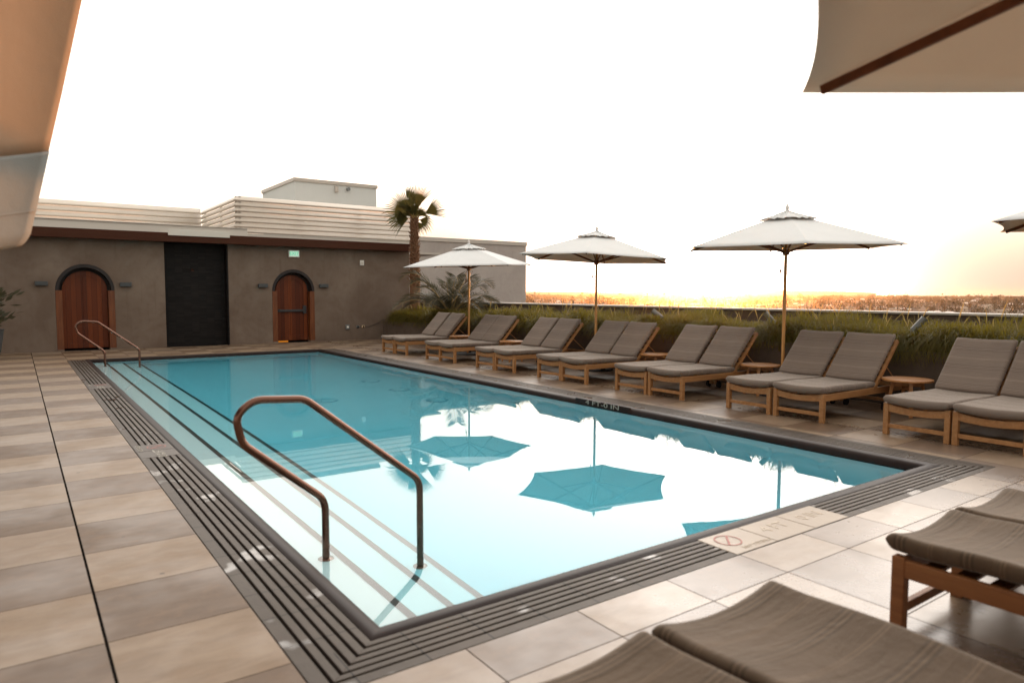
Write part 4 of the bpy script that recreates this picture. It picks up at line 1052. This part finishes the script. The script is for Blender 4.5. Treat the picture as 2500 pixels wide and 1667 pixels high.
def hill(px0, px1, dist, hts, dep=900):
    vs = []; n = len(hts); rows = 6
    for i, h_ in enumerate(hts):
        px = px0 + (px1 - px0) * i / (n - 1); c = azp(px, 1)
        for j in range(rows + 1):
            q = j / rows; dd = dist + (q - .5) * dep; z = GZ - .2 + (h_ - GZ) * math.sin(PI * q); p = c * dd; vs.append((p.x, p.y, z))
    fs = [(i * (rows + 1) + j, i * (rows + 1) + j + 1, (i + 1) * (rows + 1) + j + 1, (i + 1) * (rows + 1) + j) for i in range(n - 1) for j in range(rows)]
    return vs, fs
rg = random.Random(12)
def prof_(n, hmax, base=-10, sharp=1.):
    return [base + (hmax - base) * (math.sin(PI * i / (n - 1)) ** sharp) * (1 + .06 * math.sin(i * 1.7) + .04 * math.sin(i * 3.1)) for i in range(n)]
b = MB(); b.add(*hill(1530, 1720, 6500, prof_(40, 30, 0, .7))); b.add(*hill(1700, 2140, 7000, prof_(70, 29, 6, .55))); b.add(*hill(1200, 1560, 7000, prof_(50, 12, 4, .4)))
tag(b.build('hills', M['hill'], smooth=True, fixn=False), kind='structure')
# city trees
def crown(seed, n=170, elong=1.):
    rg = np.random.RandomState(seed); L_ = [(rg.normal(0, .35), rg.normal(0, .35), .62 + rg.uniform(-.12, .16), rg.uniform(.24, .4)) for _ in range(7)]
    def f(r):
        x, y, z, s = L_[r.randint(7)]; d = r.normal(size=3); d /= np.linalg.norm(d); p = np.array((x, y, z * elong)) + d * s * r.uniform(.7, 1.05) * np.array((1, 1, elong)); return p, d + r.normal(size=3) * .6, .16, .07
    return cards(n, f, seed + 50)
def tree_proto(seed):
    V, F = crown(seed); nb = np.array([(-.03, -.03, -.02), (.03, -.03, -.02), (.03, .03, -.02), (-.03, .03, -.02), (-.02, -.02, .5), (.02, -.02, .5), (.02, .02, .5), (-.02, .02, .5)])
    k = len(V); V = np.concatenate([V, nb]); F2 = np.array([(0, 1, 5, 4), (1, 2, 6, 5), (2, 3, 7, 6), (3, 0, 4, 7)]) + k
    return V, np.concatenate([F, F2])
protoT = []
def city_tree(i, p, h_, wd):
    s = i % 6
    if s >= len(protoT):
        V, F = tree_proto(s); mi = [0] * (len(F) - 4) + [1] * 4; o = npmesh('city_tree', V, F, [M['ctree'], M['bark']], mi=mi); protoT.append(o)
    else: o = protoT[s].copy(); col.objects.link(o)
    o.location = (p.x, p.y, GZ); o.scale = (wd, wd, h_); o.rotation_euler = (0, 0, i * 1.3)
    return o
def city_palm_mesh():
    b = MB(); b.tube([(0, 0, 0), (.004, 0, .5), (0, 0, .93)], [.013, .009, .008], 5, mi=1); rg = random.Random(9)
    for k in range(26):
        a = k * 2.4; e = rg.uniform(-.7, 1.1); d = Vector((math.cos(a) * math.cos(e), math.sin(a) * math.cos(e), math.sin(e))); s = Vector((-math.sin(a), math.cos(a), 0)) * .018; c = Vector((0, 0, .92)); L_ = rg.uniform(.08, .11)
        b.add([c, c + d * L_ * .6 + s, c + d * L_ + Vector((0, 0, -.02)), c + d * L_ * .6 - s], [(0, 1, 2, 3)])
    return b
cp_ = city_palm_mesh().build('city_palm', [M['ctree'], M['bark']], fixn=False); used = False
def visible(px): return True
rg = random.Random(31)
for i in range(285):
    px = rg.uniform(1230, 2620); dist = 900 + 2600 * rg.random() ** 1.3
    if abs(px - 1590) < 6: continue
    h_ = (rg.uniform(7, 13) if rg.random() < .8 else rg.uniform(14, 20)) + (dist - 900) * .002; o = city_tree(i, azp(px, dist), h_, h_ * rg.uniform(.5, .85))
    near_ = 'nearer' if dist < 1500 else 'middle distance' if dist < 2500 else 'far'
    tag(o, near_ + ' round dark tree in the hazy city beyond the roof edge', 'tree', 'round trees in the %s part of the city' % near_)
for i in range(46):
    px = rg.uniform(1240, 1700) if i < 30 else rg.uniform(1700, 2500); dist = rg.uniform(1000, 2300)
    o = cp_ if not used else cp_.copy()
    if used: col.objects.link(o)
    used = True; p = azp(px, dist); h_ = rg.uniform(19, 29); o.location = (p.x, p.y, GZ); o.scale = (h_, h_, h_); o.rotation_euler = (0, 0, i)
    lf = px < 1700
    tag(o, 'slender palm on the hazy skyline %s the sun' % ('left of' if lf else 'right of'), 'palm tree', 'skyline palms %s the sun' % ('left of' if lf else 'right of'))
p = azp(1588, 700); b = MB(); b.tube([(0, 0, 0), (0, 0, 11)], [.4, .3], 6, mi=1)
for k in range(60):
    a = k * 2.4; e = rg.uniform(-.8, 1.2); d = Vector((math.cos(a) * math.cos(e), math.sin(a) * math.cos(e), math.sin(e))); s = Vector((-math.sin(a), math.cos(a), 0)) * .8; c = Vector((0, 0, 11)); L_ = rg.uniform(4., 5.6)
    b.add([c, c + d * L_ * .6 + s, c + d * L_ + Vector((0, 0, -.8)), c + d * L_ * .6 - s], [(0, 1, 2, 3)])
o = b.build('city_palm', [M['ctree'], M['bark']], fixn=False, loc=(p.x, p.y, GZ + 1)); tag(o, 'broad dark palm crown standing alone just above the roof edge left of the sun', 'palm tree')
# houses
hv = []
def house_proto(k):
    b = MB(); w_, d_, h_ = [(14, 10, 5), (22, 12, 4.5), (11, 9, 6.5), (30, 16, 7)][k]
    b.box(-w_ / 2, w_ / 2, -d_ / 2, d_ / 2, -1, h_)
    if k % 2 == 0: b.add([(-w_ / 2 - .6, -d_ / 2 - .6, h_), (w_ / 2 + .6, -d_ / 2 - .6, h_), (w_ / 2 + .6, d_ / 2 + .6, h_), (-w_ / 2 - .6, d_ / 2 + .6, h_), (-w_ / 4, 0, h_ + 2.2), (w_ / 4, 0, h_ + 2.2)], [(0, 1, 5, 4), (1, 2, 5), (2, 3, 4, 5), (3, 0, 4)], 1)
    else: b.box(-w_ / 2 - .3, w_ / 2 + .3, -d_ / 2 - .3, d_ / 2 + .3, h_, h_ + .6, 1); b.box(-w_ / 5, w_ / 5, -d_ / 4, d_ / 4, h_ + .6, h_ + 1.8, 0)
    for q in range(4):
        x = -w_ / 2 + w_ * (q + .5) / 4; b.box(x - .7, x + .7, -d_ / 2 - .04, -d_ / 2 - .01, h_ * .35, h_ * .7, 2)
    return b.build('house', [M['cwall'], M['croof'], M['slate']])
HP = [house_proto(k) for k in range(4)]; seen = set()
for i in range(92):
    px = rg.uniform(1500, 2600) if i > 14 else rg.uniform(1280, 1600); dist = 880 + 1900 * rg.random() ** 1.2; k = rg.randrange(4)
    o = HP[k] if k not in seen else HP[k].copy()
    if k in seen: col.objects.link(o)
    seen.add(k); p = azp(px, dist); v = (p).normalized(); o.location = (p.x, p.y, GZ); o.rotation_euler = (0, 0, math.atan2(v.y, v.x) - PI / 2 + rg.uniform(-.5, .5)); s = rg.uniform(.6, .95) * (1 + (dist - 880) / 3500); o.scale = (s, s, s)
    side_ = 'left of' if px < 1700 else 'right of'
    tag(o, ['small hip roofed pale house', 'long flat roofed pale house', 'tall narrow pale house', 'large flat roofed pale building'][k] + ' in the hazy city %s the sun' % side_, 'house', 'pale houses %s the sun, type %s' % (side_, 'hipped long tall large'.split()[k]))
# far belts of trees that read as one mass
rs = np.random.RandomState(21); N = 40000
pxs = np.where(np.arange(N) < 26000, rs.uniform(1150, 2700, N), rs.uniform(2600, 5200, N)); ds = 1250 + 4500 * rs.rand(N) ** .85
lump = np.sin(pxs * .045 + ds * .01) * .5 + np.sin(pxs * .11 + ds * .004) * .5
vx = np.array([list(azp(x, 1.)) for x in np.linspace(1150, 5200, 1200)]); ii = ((pxs - 1150) / 4050 * 1199).astype(int); dirs = vx[ii] + rs.normal(0, .0009, (N, 3)) * np.array((1, 1, 0)); 
base = dirs * ds[:, None]; hz = GZ + rs.rand(N) * (9 + 5 * lump) * 1.0 + np.maximum(0, ds - 3000) * .0012; base[:, 2] = hz
wq = rs.uniform(1.5, 3.6, N) * (ds / 2200); a = rs.uniform(0, PI, N); T1 = np.stack([np.cos(a), np.sin(a), rs.normal(0, .3, N)], 1) * wq[:, None]; T2 = np.stack([rs.normal(0, .4, N), rs.normal(0, .4, N), np.ones(N)], 1) * (wq * .6)[:, None]
Vq = np.stack([base - T1, base + T2, base + T1, base - T2], 1).reshape(-1, 3); Fq = np.arange(4 * N).reshape(-1, 4)
w_ = npmesh('distant_trees', Vq, Fq, M['ctree']); tag(w_, 'far belt of trees merging into haze along the horizon', 'trees', kind='stuff')
# haze
t = NT('haze_air'); pv = t.n('ShaderNodeVolumePrincipled'); pv.inputs['Color'].default_value = (1., .74, .50, 1); pv.inputs['Density'].default_value = .00006; pv.inputs['Anisotropy'].default_value = .925
t.l(pv.outputs[0], t.out.inputs['Volume'])
b = MB(); b.box(-9400, 9400, -9400, 9400, GZ - 1.5, 34); hz_ = b.build('haze', t.mat); tag(hz_, kind='stuff')
